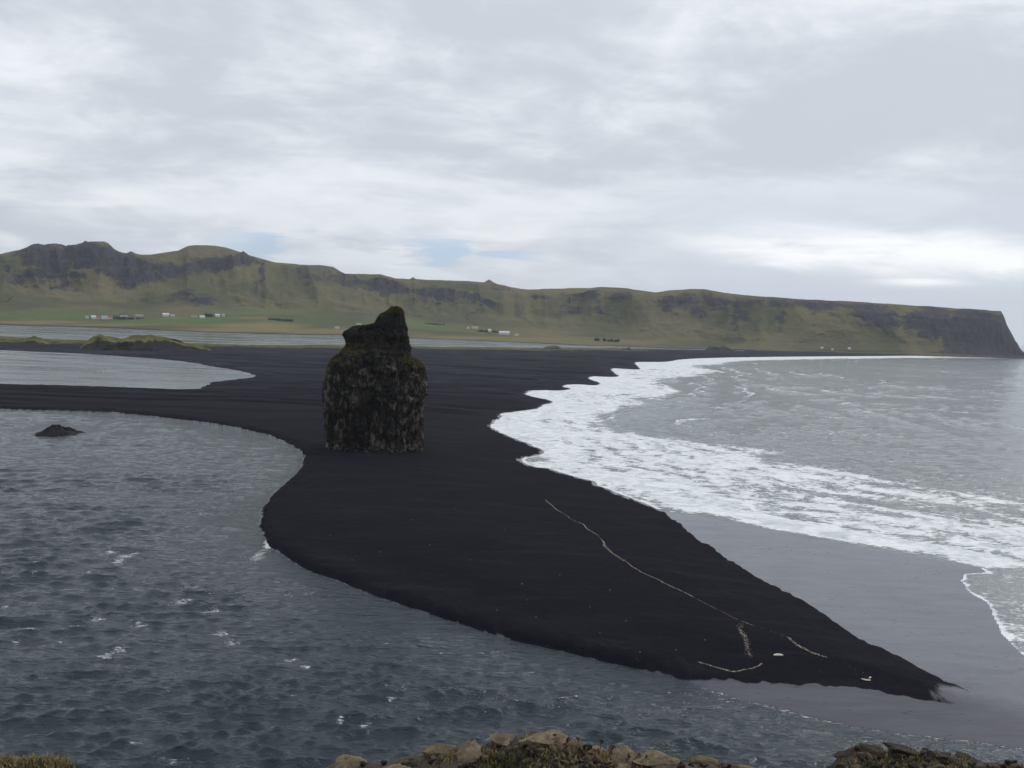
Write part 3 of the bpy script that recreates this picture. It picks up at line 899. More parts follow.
SL = [zi(*p) for p in [(104, 690), (108, 670), (112, 640), (112, 600), (107, 560), (101, 510), (97, 470), (98, 440), (103, 400), (107, 370), (114, 340), (122, 318), (140, 298), (158, 284),
                       (172, 268), (182, 254), (194, 240), (200, 222), (196, 205), (193, 190), (199, 176), (212, 165), (224, 155), (240, 151), (268, 150), (296, 145), (312, 136),
                       (322, 122), (332, 108), (350, 99), (366, 91), (382, 78), (392, 73)]]
SR = [zi(*p) for p in [(524, 690), (521, 670), (517, 640), (514, 600), (516, 550), (521, 500), (528, 470), (535, 440), (541, 412), (537, 385), (531, 355), (525, 330), (508, 308), (490, 293),
                       (474, 285), (472, 262), (471, 240), (466, 205), (461, 180), (455, 155), (450, 130), (445, 110), (440, 96), (432, 84), (420, 76), (408, 72.5)]]


def build_stack():
    base = beach_hit(374, 450.5)
    D = math.hypot(base.x, base.y)
    az = math.atan2(base.x, base.y)
    rt = np.array([math.cos(az), -math.sin(az)]); fw = np.array([math.sin(az), math.cos(az)])
    bp = np.array([base.x, base.y])+fw*17.0
    Dp = D+17.0
    def onplane(pts):
        a = np.array(pts); d = ray(a[:, 0], a[:, 1])
        t = Dp/(d[:, 0]*fw[0]+d[:, 1]*fw[1])
        return (d[:, 0]*t*rt[0]+d[:, 1]*t*rt[1]), CAMZ+d[:, 2]*t
    ul, zl = onplane(SL); ur, zr = onplane(SR)
    top = min(zl.max(), zr.max())-0.05
    z0 = -3.0
    nv, nt = 420, 460
    zs = np.linspace(z0, top, nv)
    L = np.interp(zs, zl, ul); Rr = np.interp(zs, zr, ur)
    c = (L+Rr)/2; hw = (Rr-L)/2
    hz = zs/top
    # depth: nearly as deep as wide, shoulders step in at the back as well
    dep = 16.5*(1-0.10*hz)
    dep = np.where(zs > 44, np.minimum(dep, 16.5*0.9-(zs-44)*0.38), dep)
    dep = dep-4.6*sst(45.2, 47.2, zs)
    dep = np.minimum(dep, 4.0+hw*0.72)
    th = np.linspace(0, 2*math.pi, nt, endpoint=False)
    T, Zs = np.meshgrid(th, zs)
    ct, st = np.cos(T), np.sin(T)
    e = 0.82
    cx = np.sign(ct)*np.abs(ct)**e; sy = np.sign(st)*np.abs(st)**e
    U = c[:, None]+hw[:, None]*cx
    Vv = dep[:, None]*sy
    Zm = Zs.copy()
    # relief
    amp = np.clip(hw/16, 0.25, 1)[:, None]
    big = fbm(U*.07, Vv*.07, Zs*.07, 3, 81)*2.4
    col = ridged(U*.22+0.4*fbm(U*.05, Vv*.05, Zs*.05, 2, 85), Vv*.22, Zs*.035, 4, 82)*1.7
    lump = fbm(U*.35, Vv*.35, Zs*.30, 5, 83, 0.62)*1.7
    fine = fbm(U*1.1, Vv*1.1, Zs*.9, 3, 84, 0.65)*0.75
    lowcol = sst(26, 16, Zs)*sst(4, 8, Zs)
    colm = np.abs(((T*hw.mean()/2.0+0.6*fbm(U*.12, Vv*.12, Zs*.03, 2, 86)) % 1)-0.5)*2
    gash = -3.2*sst(0.35, 0.75, fbm(U*.12, Vv*.12, Zs*.05, 3, 88))
    def terr(f_, n_):
        g_ = f_*n_; i_ = np.floor(g_)
        return (i_+sst(.0, .4, g_-i_))/n_
    lump = 0.35*lump+1.5*terr(fbm(U*.30, Vv*.30, Zs*.17, 3, 93), 3.0)
    col = 0.35*col+0.9*terr(ridged(U*.26+0.4*fbm(U*.05, Vv*.05, Zs*.05, 2, 85), Vv*.26, Zs*.03, 2, 94), 2.5)
    fine = fine*.4
    lump = lump+0.9*terr(fbm(U*.12, Vv*.12, Zs*.32, 3, 96), 3.5)
    lump = lump-1.0*np.exp(-(fbm(U*.14, Vv*.14, Zs*.09, 3, 97)/.07)**2)
    dsp = amp*(big*0.6+col*0.9+lump+fine+gash-1.1)+lowcol*(colm-0.5)*1.5
    # silhouette stays, faces toward and away carry the full relief
    nx, ny = cx/np.maximum(hw[:, None], 3), sy/np.maximum(dep[:, None], 3)
    nl = np.hypot(nx, ny)+1e-9
    k = np.clip(0.45+0.55*np.abs(sy), 0, 1)
    U = U+dsp*k*nx/nl; Vv = Vv+dsp*k*ny/nl
    # overhang under the shoulders, talus flare at the foot
    fl = sst(5.0, 0, Zs)*(0.5+0.6*fbm(T*4, Zs*.4, 0, 3, 89))*0.7
    U += fl*nx/nl; Vv += fl*ny/nl
    Zm = Zm+0.5*fbm(U*.4, Vv*.4, Zs*.4, 3, 90)*sst(0, .1, 1-hz)[:, None]
    X = bp[0]+rt[0]*U+fw[0]*Vv; Y = bp[1]+rt[1]*U+fw[1]*Vv
    X0, Y0 = float(bp[0]), float(bp[1])
    V = np.stack([X-X0, Y-Y0, Zm], -1).reshape(-1, 3)
    i = np.arange(nv*nt).reshape(nv, nt)
    j = np.roll(i, -1, 1)
    F = np.stack([i[:-1], j[:-1], j[1:], i[1:]], -1).reshape(-1, 4)
    V = np.vstack([V, [[V[-nt:, 0].mean(), V[-nt:, 1].mean(), top+0.2]]])
    ti = len(V)-1
    root = empty('sea_stack', (X0, Y0, 0))
    tag(root, 'tall dark basalt sea stack with mossy ledges standing alone on the black beach', 'sea stack')
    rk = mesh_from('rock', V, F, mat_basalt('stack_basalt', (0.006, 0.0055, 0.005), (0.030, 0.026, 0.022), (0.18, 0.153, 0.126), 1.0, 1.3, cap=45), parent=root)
    # closing fan on the summit
    import bmesh
    bm = bmesh.new(); bm.from_mesh(rk.data); bm.verts.ensure_lookup_table()
    s = (nv-1)*nt
    for q in range(nt):
        bm.faces.new((bm.verts[s+q], bm.verts[s+(q+1) % nt], bm.verts[ti]))
    bm.to_mesh(rk.data); bm.free()
    rk.data.materials.append(None) if False else None
    # moss and grass on the ledges
    me = rk.data
    n = np.empty(len(me.vertices)*3); me.vertices.foreach_get('normal', n); n = n.reshape(-1, 3)
    v = np.empty(len(me.vertices)*3); me.vertices.foreach_get('co', v); v = v.reshape(-1, 3)
    uu = v[:, 0]*rt[0]+v[:, 1]*rt[1]
    pxs, pys = to_px(v[:, 0]+X0, v[:, 1]+Y0, v[:, 2])
    w = np.zeros(len(v))
    for (zx, zy, rx, ry, wt) in [(235, 258, 55, 26, 1.0), (405, 84, 32, 12, 1.0), (480, 305, 45, 22, 1.0), (515, 335, 15, 22, .9), (165, 300, 30, 22, .7), (350, 108, 20, 8, .45),
                                 (300, 290, 60, 12, .22), (245, 158, 30, 8, .2)]:
        qx_, qy_ = zi(zx, zy)
        w = np.maximum(w, wt*np.exp(-(((pxs-qx_)*4.267/rx)**2+((pys-qy_)*4.267/ry)**2)))
    # the back and sides of the same ledges carry moss too
    ledge = (np.abs(v[:, 2]-48) < 5) | (v[:, 2] > top-3)
    w = np.maximum(w, 0.12*ledge*(n[:, 2] > 0.3))
    w = w*sst(0.02, 0.5, n[:, 2]+0.15)
    w = w*(fbm(v[:, 0]*.3, v[:, 1]*.3, v[:, 2]*.3, 2, 92)*.6+.8).clip(0)
    rg = np.random.default_rng(5)
    for nm, frac, mt, lab in (('moss', 0.62, mat_moss('moss_green', (0.04, 0.042, 0.012), (0.105, 0.098, 0.028)), None),
                              ('dry_moss', 0.38, mat_moss('moss_rust', (0.06, 0.038, 0.016), (0.115, 0.07, 0.03)), 'rust brown dead moss')):
        idx = rg.choice(len(v), size=int(17000*frac), p=w/w.sum())
        if nm == 'dry_moss':
            idx = idx[(uu[idx] > 8) | (rg.random(len(idx)) < .35)]
        P = v[idx]; N = n[idx]+np.array([0, 0, .7])
        k3 = len(P)
        a1 = rg.normal(size=(k3, 3)); sz = rg.uniform(.12, .42, (k3, 1))
        a1 /= np.linalg.norm(a1, axis=1)[:, None]
        a2 = np.cross(a1, N); a2 /= np.linalg.norm(a2, axis=1)[:, None]+1e-9
        off = P+N*0.08+rg.normal(size=(k3, 3))*.12
        VV = np.stack([off-a1*sz*.6, off+a2*sz*.5, off+a1*sz*.6+N*.12, off-a2*sz*.5+N*.16], 1).reshape(-1, 3)
        FF = np.arange(len(VV)).reshape(-1, 4)
        o = mesh_from(nm, VV, FF, mt, parent=root, smooth=False)
        if lab: o['label'] = lab
    return base


print('stack'); STACK = build_stack()


# ------------------------------------------------------------------ stones
def ico(sub=3):
    import bmesh
    bm = bmesh.new()
    bmesh.ops.create_icosphere(bm, subdivisions=sub, radius=1.0)
    bm.verts.ensure_lookup_table()
    V = np.array([v.co[:] for v in bm.verts]); F = np.array([[v.index for v in f.verts] for f in bm.faces])
    bm.free()
    return V, F


ICO = {s: ico(s) for s in (2, 3, 4)}


def stone_mesh(name, seed, dims, mat, sub=3, planes=14, rough=0.10):
    rg = np.random.default_rng(seed)
    V, F = ICO[sub]
    V = V.copy()
    for _ in range(planes):                      # knock flat faces off the lump
        n = rg.normal(size=3); n /= np.linalg.norm(n)
        d = rg.uniform(0.42, 0.8)
        e = V @ n-d
        V = V-np.outer(np.maximum(e, 0), n)*0.92
    V = V+V*(rough*fbm(V[:, 0]*1.6+seed, V[:, 1]*1.6, V[:, 2]*1.6, 4, seed, .6))[:, None]
    V = V*np.array(dims)
    me_o = mesh_from(name, V, F, mat, smooth=True)
    try:
        me_o.data.set_sharp_from_angle(angle=math.radians(38))
    except Exception:
        pass
    return me_o


def mat_stone(name, c0, c1, lich):
    m, t, b = newmat(name)
    p = t.objc()
    oi = t.node('ShaderNodeObjectInfo').outputs['Random']
    pr = t.node('ShaderNodeVectorMath', operation='ADD')
    t.put(pr.inputs[0], p); t.put(pr.inputs[1], t.comb(t.math('MULTIPLY', oi, 9), 0, 0))
    p = pr.outputs[0]
    n1 = t.noise(p, 9, 6, 0.65, 0.3); n2 = t.noise(p, 45, 5, 0.7); n3 = t.noise(p, 16, 4, 0.6)
    col = t.mix(t.maprange(n1, 0.35, 0.65), c0, c1)
    col = t.mix(t.math('MULTIPLY', oi, 0.4), col, (c0[0]*.5, c0[1]*.5, c0[2]*.55))
    col = t.mix(t.maprange(n3, 0.56, 0.66, 0, .75), col, lich)
    col = t.mix(t.maprange(n2, 0.5, 0.7, 0, .5), col, (c0[0]*.3, c0[1]*.3, c0[2]*.3))
    t.put(b.inputs['Base Color'], col)
    b.inputs['Roughness'].default_value = 0.93
    b.inputs['Specular IOR Level'].default_value = 0.2
    t.put(b.inputs['Normal'], t.bump(t.math('ADD', n2, n1), 0.8, 0.02))
    return m


M_TUFF = mat_stone('tuff', (0.12, 0.092, 0.058), (0.25, 0.20, 0.128), (0.21, 0.20, 0.14))
M_DARK = mat_stone('dark_stone', (0.035, 0.028, 0.022), (0.085, 0.068, 0.05), (0.10, 0.095, 0.075))


# low black rock awash in the bay
def bay_rock():
    c = g1(57, 433.5)
    sc = math.hypot(*c)/FOC*.86
    nx, ny = 160, 110
    u = np.linspace(-1, 1, nx); w = np.linspace(-1, 1, ny)
    U, Wg = np.meshgrid(u, w)
    prof = np.interp(U.ravel(), [-1, -.85, -.55, -.35, -.1, .1, .3, .6, .85, 1], [-.2, .08, .35, .75, 1.0, .95, .82, .5, .25, -.2]).reshape(U.shape)
    hgt = prof*np.clip(1-(Wg*1.0)**2, -1, 1)
    x = U*24*sc; y = Wg*14*sc*2.0
    z = hgt*7.2*sc-0.6+1.0*ridged(x*.3, y*.3, 0, 5, 101)*np.clip(hgt+.1, 0, 1)+1.0*vn(x*.16, y*.16, 0, 102)*np.clip(hgt, 0, 1)
    z = np.where(np.abs(Wg) > .98, -2, z)
    o = mesh_from('sea_rock', np.stack([x, y, z], -1).reshape(-1, 3), grid_faces(ny, nx), mat_basalt('wet_basalt', (0.007, 0.007, 0.009), (0.014, 0.014, 0.016), (0.022, 0.022, 0.026), 1.0, .5))
    o.location = (c[0], c[1], 0)
    tag(o, 'low jagged black rock breaking the surface of the bay, left of the sea stack', 'rock')


bay_rock()


# grassy dunes behind the pond: top outline in photo pixels, true height and depth on the ground
def mat_dune():
    m, t, b = newmat('dune_grass')
    p = t.pos(); g = t.attr('grass')
    n = t.noise(p, 0.05, 7, 0.68, .4); n2 = t.noise(p, 0.3, 5, 0.7)
    gc = t.mix(t.maprange(n, 0.35, 0.65), (0.055, 0.062, 0.017), (0.145, 0.14, 0.045))
    gc = t.mix(t.maprange(n2, .5, .7, 0, .5), gc, (0.04, 0.035, 0.018))
    sc = t.mix(n2, (0.012, 0.012, 0.014), (0.026, 0.024, 0.024))
    f = t.maprange(t.math('ADD', g, t.math('MULTIPLY', t.math('SUBTRACT', n, 0.5), 1.7)), 0.42, 0.6)
    t.put(b.inputs['Base Color'], t.mix(f, sc, gc))
    b.inputs['Roughness'].default_value = 0.95
    b.inputs['Specular IOR Level'].default_value = .1
    t.put(b.inputs['Normal'], t.bump(n2, 0.8, 1.5))
    return m


M_DUNE = mat_dune()


def dune(topl, basey, depth, name='grassy_dune', seed=0, scarp=1.0, label=None, cat=None):
    tp = np.array(topl, float)
    cxp = tp[:, 0].mean()
    c = g1(cxp, basey)
    D = math.hypot(*c); sc = D/FOC
    x0, x1 = tp[0, 0]-3, tp[-1, 0]+3
    nx, ny = int(max(60, (x1-x0)*3)), 90
    u = np.linspace(x0, x1, nx); w = np.linspace(0, 1, ny)
    # base line follows the roll of the horizon
    by = basey+(u-cxp)*math.tan(ROLL)*0.6
    G = gnd(np.stack([u, by], -1))
    hgt = np.interp(u, tp[:, 0], tp[:, 1])
    f = np.array([c[0], c[1]])/D
    crestD = D+depth*0.35
    pa = gnd(np.stack([u, by], -1))
    dist = np.hypot(pa[:, 0], pa[:, 1])+depth*.35
    d = ray(u, hgt); tn = d[:, 2]/np.hypot(d[:, 0], d[:, 1])
    zc = np.maximum(CAMZ+tn*dist, 0.3)
    endk = np.minimum(sst(x0, x0+4, u), sst(x1, x1-4, u))
    zc = zc*endk
    U, Wg = np.meshgrid(u, w)
    prof = np.interp(w, [0, .02, .14, .22, .34, .5, .75, 1], [-.3, 0.02, 0.42 if scarp else .25, .75 if scarp else .55, 1, .96, .5, -.2])
    P0 = pa[None]+f[None, None]*(Wg*depth)[..., None]
    Z = zc[None]*prof[:, None]
    wn = fbm(P0[..., 0]*.03, P0[..., 1]*.03, 0, 4, seed)
    P0 = P0+f[None, None]*(wn*depth*.10)[..., None]
    Z = Z+(0.09*np.abs(zc)[None]+.2)*fbm(P0[..., 0]*.05, P0[..., 1]*.05, 0, 4, seed+5)*sst(0, .2, Wg)
    g = sst(.12, .30, Wg)*(1.0 if scarp else 1.2)
    g = np.maximum(g, 0.6*sst(.35, .1, (zc/zc.max())[None]+0*Wg))
    org = np.array([c[0], c[1], 0])
    V = np.stack([P0[..., 0], P0[..., 1], Z], -1).reshape(-1, 3)-org
    o = mesh_from(name, V, grid_faces(ny, nx), M_DUNE, {'grass': g})
    o.location = org
    if label: tag(o, label, cat)
    else: tag(o, kind='structure')
    return o


dune([(76, 349), (82, 345), (86, 341), (91, 337), (97, 336), (110, 336.6), (120, 338.6), (127, 337), (134, 335.6), (150, 335.8), (163, 337.3), (175, 340), (185, 342.8), (196, 345), (206, 347), (214, 350)],
     352.5, 120, seed=3)
dune([(-60, 340), (-20, 337), (0, 339.5), (14, 339.5), (26, 337), (34, 336.7), (42, 339), (47, 342), (56, 345), (70, 346)], 347, 110, seed=9, scarp=0)
dune([(540, 349), (546, 346.4), (552, 345.2), (558, 345.6), (564, 349)], 349.6, 60, name='grassy_mound', seed=15, scarp=0)
dune([(620, 350), (623, 347.6), (627, 347.8), (629, 347.3), (633, 350)], 350.4, 60, name='grassy_mound', seed=17)
dune([(704, 350.5), (709, 346.2), (716, 344.8), (724, 346), (730, 348), (737, 351)], 351.2, 120, name='grassy_mound', seed=19)


# ------------------------------------------------------------------ strandline debris on the beach
def plainmat(name, col, rough=0.8, var=0.25, sc=2.0):
    m, t, b = newmat(name)
    n = t.noise(t.objc(), sc, 5, 0.65)
    t.put(b.inputs['Base Color'], t.mix(t.maprange(n, .3, .7), tuple(c*(1-var) for c in col), tuple(min(1, c*(1+var)) for c in col)))
    b.inputs['Roughness'].default_value = rough
    b.inputs['Specular IOR Level'].default_value = .2
    return m


def strand(lines, mat, name, label):
    rg = np.random.default_rng(11)
    P = []; S = []
    for pts, dens, wid, smin, smax in lines:
        w = gnd(pts, 2.0)
        for _ in range(5):
            hh = beach_h(w)
            w = np.array([g1(a_, b_, h_) for (a_, b_), h_ in zip(pts, hh)])
        seg = np.hypot(*(np.diff(w, axis=0)).T)
        s = np.concatenate([[0], np.cumsum(seg)])
        n = int(s[-1]*dens)
        t = rg.random(n)*s[-1]
        # gaps and thicker clots along the line
        keep = rg.random(n) < np.clip(0.72+1.1*vn(t*.12, 0*t, 0, 7)+.5*vn(t*.5, 0*t, 0, 8), 0.30, 1)
        t = t[keep]
        x = np.interp(t, s, w[:, 0]); y = np.interp(t, s, w[:, 1])
        wb = fbm(t*.12, 0*t, 0, 3, 9)*0.9
        x = x+rg.normal(size=len(t))*wid+wb; y = y+rg.normal(size=len(t))*wid-wb*.7
        P.append(np.stack([x, y], -1)); S.append(rg.uniform(smin, smax, len(t)))
    P = np.vstack(P); S = np.concatenate(S)
    z = beach_h(P)
    V0, F0 = ICO[2]
    # lumpy scraps: low-resolution stones
    import itertools
    tet = np.array([[1, 0, 0], [0, .8, 0], [-1, .1, 0], [0, -.9, 0], [.1, 0, .6], [0, 0, -.3]])
    tf = np.array([[0, 1, 4], [1, 2, 4], [2, 3, 4], [3, 0, 4], [1, 0, 5], [2, 1, 5], [3, 2, 5], [0, 3, 5]])
    VV = []; FF = []
    for k in range(len(P)):
        a = rg.random()*6.28; c, s_ = math.cos(a), math.sin(a)
        q = tet*(1+rg.normal(size=tet.shape)*.18)*S[k]*np.array([1.0, rg.uniform(.3, .9), .5])
        q = np.stack([q[:, 0]*c-q[:, 1]*s_, q[:, 0]*s_+q[:, 1]*c, q[:, 2]], -1)+[P[k, 0], P[k, 1], z[k]+S[k]*.08]
        VV.append(q); FF.append(tf+k*6)
    o = mesh_from(name, np.vstack(VV), np.vstack(FF), mat, smooth=False)
    tag(o, label, 'beach debris', kind='stuff')


M_SCRAP = plainmat('bleached_debris', (0.42, 0.37, 0.29), 0.85, .35, 1.5)
T1 = [(543, 499), (548, 503), (553, 506), (560, 512), (568, 517), (578, 522), (590, 530), (597, 535), (600, 541), (605, 547), (613, 553), (622, 560), (633, 567),
      (645, 573), (658, 579), (672, 586), (686, 593), (700, 600), (716, 608), (730, 615), (742, 621), (756, 626)]
T2 = [(783, 636), (792, 642), (800, 647), (808, 651), (816, 654), (825, 657)]
T3 = [(736, 622), (740, 633), (746, 640), (749, 650), (752, 657), (756, 662), (750, 667), (742, 669), (735, 671), (727, 670), (715, 667), (706, 664), (699, 662.5)]
strand([(T1, 20, .07, .04, .12), (T1[8:12], 12, .2, .04, .14), (T2, 22, .15, .05, .16), (T3[:5], 18, .30, .04, .14), (T3[5:], 24, .10, .05, .15),
        ([(756, 626), (770, 630), (783, 636)], 2.0, .3, .05, .12), ([(825, 657), (850, 668), (866, 677)], 1.2, .4, .05, .12)], M_SCRAP, 'strandline_debris',
       'thin pale line of scraps the tide left across the black spit')


def log_mesh(name, px, py, length, rad, ang, bend=.2, mat=None):
    p = beach_hit(px, py)
    n, k = 14, 10
    V = []; F = []
    for i in range(n+1):
        t = i/n-.5
        r = rad*(1-.45*abs(t*2)**2)*(1+.12*math.sin(i*1.9))
        for j in range(k):
            a = 2*math.pi*j/k
            V.append((t*length, bend*length*(t*t-.08)+r*math.cos(a), rad*.8+r*.8*math.sin(a)))
    for i in range(n):
        for j in range(k):
            F.append((i*k+j, i*k+(j+1) % k, (i+1)*k+(j+1) % k, (i+1)*k+j))
    o = mesh_from(name, np.array(V), np.array(F), mat)
    o.location = p; o.rotation_euler = (0, 0, ang)
    return o


M_LOG = plainmat('driftwood', (0.62, 0.57, 0.48), 0.8, .2, 3)
tag(log_mesh('driftwood_log', 778, 656, 1.75, .28, .12, -.35, M_LOG), 'bleached curved driftwood log lying alone on the black spit', 'driftwood')
tag(log_mesh('driftwood_branch', 866, 680.5, 1.5, .17, -.35, .5, M_LOG), 'forked pale driftwood piece nearest the tip of the spit, lower and longer one', 'driftwood')
tag(log_mesh('driftwood_branch', 870, 678.2, .9, .14, .9, .5, M_LOG), 'short pale driftwood piece just right of the longer one near the spit tip', 'driftwood')

# loose pale pebbles scattered on the spit
pebb = [(600, 633), (527, 600), (536, 617), (626, 621), (676, 650), (470, 560), (430, 545), (560, 575), (522, 584), (411, 520), (352, 560), (330, 535),
        (590, 607), (497, 610), (640, 652), (455, 508), (505, 530), (380, 552), (610, 590), (705, 640)]
pm_ = stone_mesh('pebble', 301, (.17, .12, .07), plainmat('pale_pebble', (0.30, 0.28, 0.25), .8, .2, 4), 2, 5, .1)
for i, (x_, y_) in enumerate(pebb):
    o = pm_ if i == 0 else pm_.copy()
    if i: C.objects.link(o)
    o.location = beach_hit(x_, y_)+Vector((0, 0, .04))
    o.rotation_euler = (0, 0, random.random()*6)
    s = random.uniform(.7, 1.3); o.scale = (s, s, s)
    tag(o, 'tiny pale pebble lying loose on the black sand of the spit', 'pebble', 'pale pebbles scattered over the spit')

# fallen blocks at the foot of the stack
M_BLOCK = mat_basalt('fallen_basalt', (0.012, 0.011, 0.010), (0.030, 0.026, 0.023), (0.07, 0.06, 0.05), 2.0, .5)
blocks = [(331, 449, 1.6), (337, 450.5, 1.1), (346, 451.5, 1.4), (356, 452.5, 1.0), (366, 453, 1.5), (379, 453.6, 1.1), (391, 453.6, 1.6), (399, 453, 1.0), (409, 452.2, 1.7), (417, 450.5, 1.3), (423, 448.5, 1.0), (327, 446.5, 1.2)]
bvar = [stone_mesh('fallen_block', 400+i, (1, .85, .7), M_BLOCK, 3, 10, .14) for i in range(3)]
for i, (x_, y_, s) in enumerate(blocks):
    o = bvar[i] if i < 3 else bvar[i % 3].copy()
    if i >= 3: C.objects.link(o)
    o.location = beach_hit(x_, y_)+Vector((0, 0, .2*s))
    o.rotation_euler = (random.uniform(-.4, .4), random.uniform(-.4, .4), random.random()*6)
    o.scale = (s, s, s)
    tag(o, 'dark fallen block of basalt in the rubble at the foot of the sea stack', 'rock', 'fallen blocks round the foot of the sea stack')

# ------------------------------------------------------------------ farms across the lagoon
MW = {k: plainmat('wall_'+k, c, .8, .08, .4) for k, c in dict(white=(.62, .62, .61), cream=(.55, .50, .42), pink=(.50, .36, .30), grey=(.30, .30, .30), dark=(.07, .075, .085)).items()}
MR = {k: plainmat('roof_'+k, c, .6, .1, .4) for k, c in dict(white=(.60, .62, .64), red=(.26, .09, .07), dark=(.05, .055, .065), grey=(.32, .33, .35), green=(.05, .10, .07)).items()}
MGLASS = plainmat('window_dark', (.03, .035, .04), .2, .1, 1)


def box(V, F, x0, x1, y0, y1, z0, z1):
    b = len(V)
    V += [(x0, y0, z0), (x1, y0, z0), (x1, y1, z0), (x0, y1, z0), (x0, y0, z1), (x1, y0, z1), (x1, y1, z1), (x0, y1, z1)]
    F += [(b, b+3, b+2, b+1), (b+4, b+5, b+6, b+7), (b, b+1, b+5, b+4), (b+1, b+2, b+6, b+5), (b+2, b+3, b+7, b+6), (b+3, b, b+4, b+7)]


def house(px, py, wpx, hpx, wall, roof, label, cat='farm building', name='farmhouse', rz=0.0, depth=None):
    p, D = land_hit(px, py)
    s = D/FOC
    w = wpx*s*.94; h = hpx*s*.86; dp = depth or max(8, min(w*.7, 14))
    root = empty(name, p, -math.atan2(p.x, p.y)+rz)
    eh = h*.58
    V, F = [], []
    box(V, F, -w/2, w/2, -dp/2, dp/2, -1.5, eh)
    wl = mesh_from('wall', V, F, MW[wall], parent=root, smooth=False)
    # gable wall pieces belong to the wall, roof has eaves and thickness
    e = .4; th = .35
    rv = []
    for x in (-w/2-e, w/2+e):
        rv += [(x, -dp/2-e, eh-.1), (x, 0, h), (x, dp/2+e, eh-.1), (x, dp/2+e, eh+.05+th), (x, 0, h+th), (x, -dp/2-e, eh+.05+th)]
    rf = [(0, 6, 7, 1), (1, 7, 8, 2), (2, 8, 9, 3), (3, 9, 10, 4), (4, 10, 11, 5), (5, 11, 6, 0)]
    me_r = mesh_from('roof', np.array(rv), np.array(rf), MR[roof], parent=root, smooth=False)
    import bmesh
    bm = bmesh.new(); bm.from_mesh(me_r.data); bm.verts.ensure_lookup_table()
    for b0 in (0, 6):
        ids = [bm.verts[b0+i] for i in range(6)]
        bm.faces.new(ids if b0 == 0 else ids[::-1])
    bm.to_mesh(me_r.data); bm.free()
    nwin = max(1, min(4, int(w/7)))
    for i in range(nwin):
        xc = (-.5+(i+.5)/nwin)*w
        V, F = [], []
        box(V, F, xc-.6, xc+.6, -dp/2-.08, -dp/2+.05, eh*.35, eh*.75)
        mesh_from('window', V, F, MGLASS, parent=root, smooth=False)
    V, F = [], []
    box(V, F, w*.12-.55, w*.12+.55, -dp/2-.06, -dp/2+.05, -.5, eh*.3)
    mesh_from('door', V, F, MR['dark'], parent=root, smooth=False)
    tag(root, label, cat)


house(87, 318.2, 2.6, 2.2, 'white', 'grey', 'small white house at the left end of the leftmost farm across the lagoon', 'house')
house(93.5, 318.6, 4.2, 3.2, 'white', 'white', 'bright white farmhouse second from the left in the leftmost farm', 'house')
house(98.2, 318.9, 3.8, 2.6, 'pink', 'red', 'pinkish shed with red roof just right of the bright white farmhouse', 'shed', 'shed')
house(104.5, 318.8, 5.5, 3.0, 'white', 'grey', 'white barn in the middle of the leftmost farm row', 'barn', 'barn')
house(110, 318.9, 4.5, 2.6, 'cream', 'red', 'cream barn with reddish roof at the right end of the pale row', 'barn', 'barn')
house(116.5, 318.2, 6.5, 3.2, 'dark', 'dark', 'long dark barn right of the pale row of farm sheds', 'barn', 'barn')
house(122, 316.6, 4.0, 2.8, 'white', 'dark', 'white house with dark roof above the long dark barn', 'house')
house(126.3, 316.3, 3.0, 2.8, 'white', 'dark', 'narrow white gabled house just right of the one above the dark barn', 'house')
house(139, 316.3, 8, 1.6, 'grey', 'grey', 'low grey building alone between the two left farms', 'barn', 'barn')
house(165.8, 316.0, 6, 3.0, 'white', 'white', 'large white farmhouse alone at the middle of the left shore', 'house')
house(172.5, 316.4, 4.5, 2.0, 'cream', 'grey', 'low cream shed right beside the large white farmhouse', 'shed', 'shed')
house(194, 316.8, 6, 2.2, 'cream', 'red', 'low cream barn with red roof at the left of the third farm', 'barn', 'barn')
house(202.3, 317.8, 5, 2.4, 'white', 'white', 'white shed lowest on the slope in the third farm', 'shed', 'shed')
house(217.5, 316.6, 4.4, 2.8, 'white', 'white', 'white farmhouse right of the dark trees in the third farm', 'house')
house(223.3, 316.2, 2.6, 2.6, 'white', 'grey', 'small white house at the right end of the third farm', 'house')
house(337, 328.3, 5, 2.0, 'cream', 'grey', 'low cream shed on the meadow left of the sea stack', 'shed', 'shed')
house(359, 325.6, 5.5, 2.4, 'white', 'grey', 'pale barn on the meadow showing just above the left shoulder of the sea stack', 'barn', 'barn')
house(468.3, 328.6, 2.4, 2.2, 'white', 'grey', 'small pale house at the left of the farm right of the sea stack', 'house')
house(475, 328.5, 7, 2.2, 'cream', 'grey', 'long low cream barn beside a small pale house right of the sea stack', 'barn', 'barn')
house(489.6, 331.6, 3, 3.0, 'white', 'white', 'small bright white house left of the biggest white barn', 'house')
house(504.2, 334.2, 11, 3.4, 'white', 'white', 'biggest white barn on the meadow right of the sea stack', 'barn', 'barn', depth=22)
house(516.6, 335.6, 4.6, 2.0, 'cream', 'grey', 'low tan shed just right of the biggest white barn', 'shed', 'shed')
house(541, 337.6, 2.4, 2.2, 'pink', 'red', 'tiny tan hut standing alone on the brown meadow', 'hut', 'hut')
house(822, 348.6, 2.4, 1.8, 'white', 'white', 'leftmost tiny white hut under the sea cliff', 'hut', 'hut')
house(832.5, 350.0, 2.2, 1.7, 'white', 'grey', 'middle tiny white hut under the sea cliff', 'hut', 'hut')
house(849.2, 349.2, 2.6, 1.8, 'white', 'white', 'rightmost tiny white hut under the sea cliff', 'hut', 'hut')

# shelter belts by the farms
M_LEAF = plainmat('leaf', (0.028, 0.042, 0.018), .9, .3, .5)


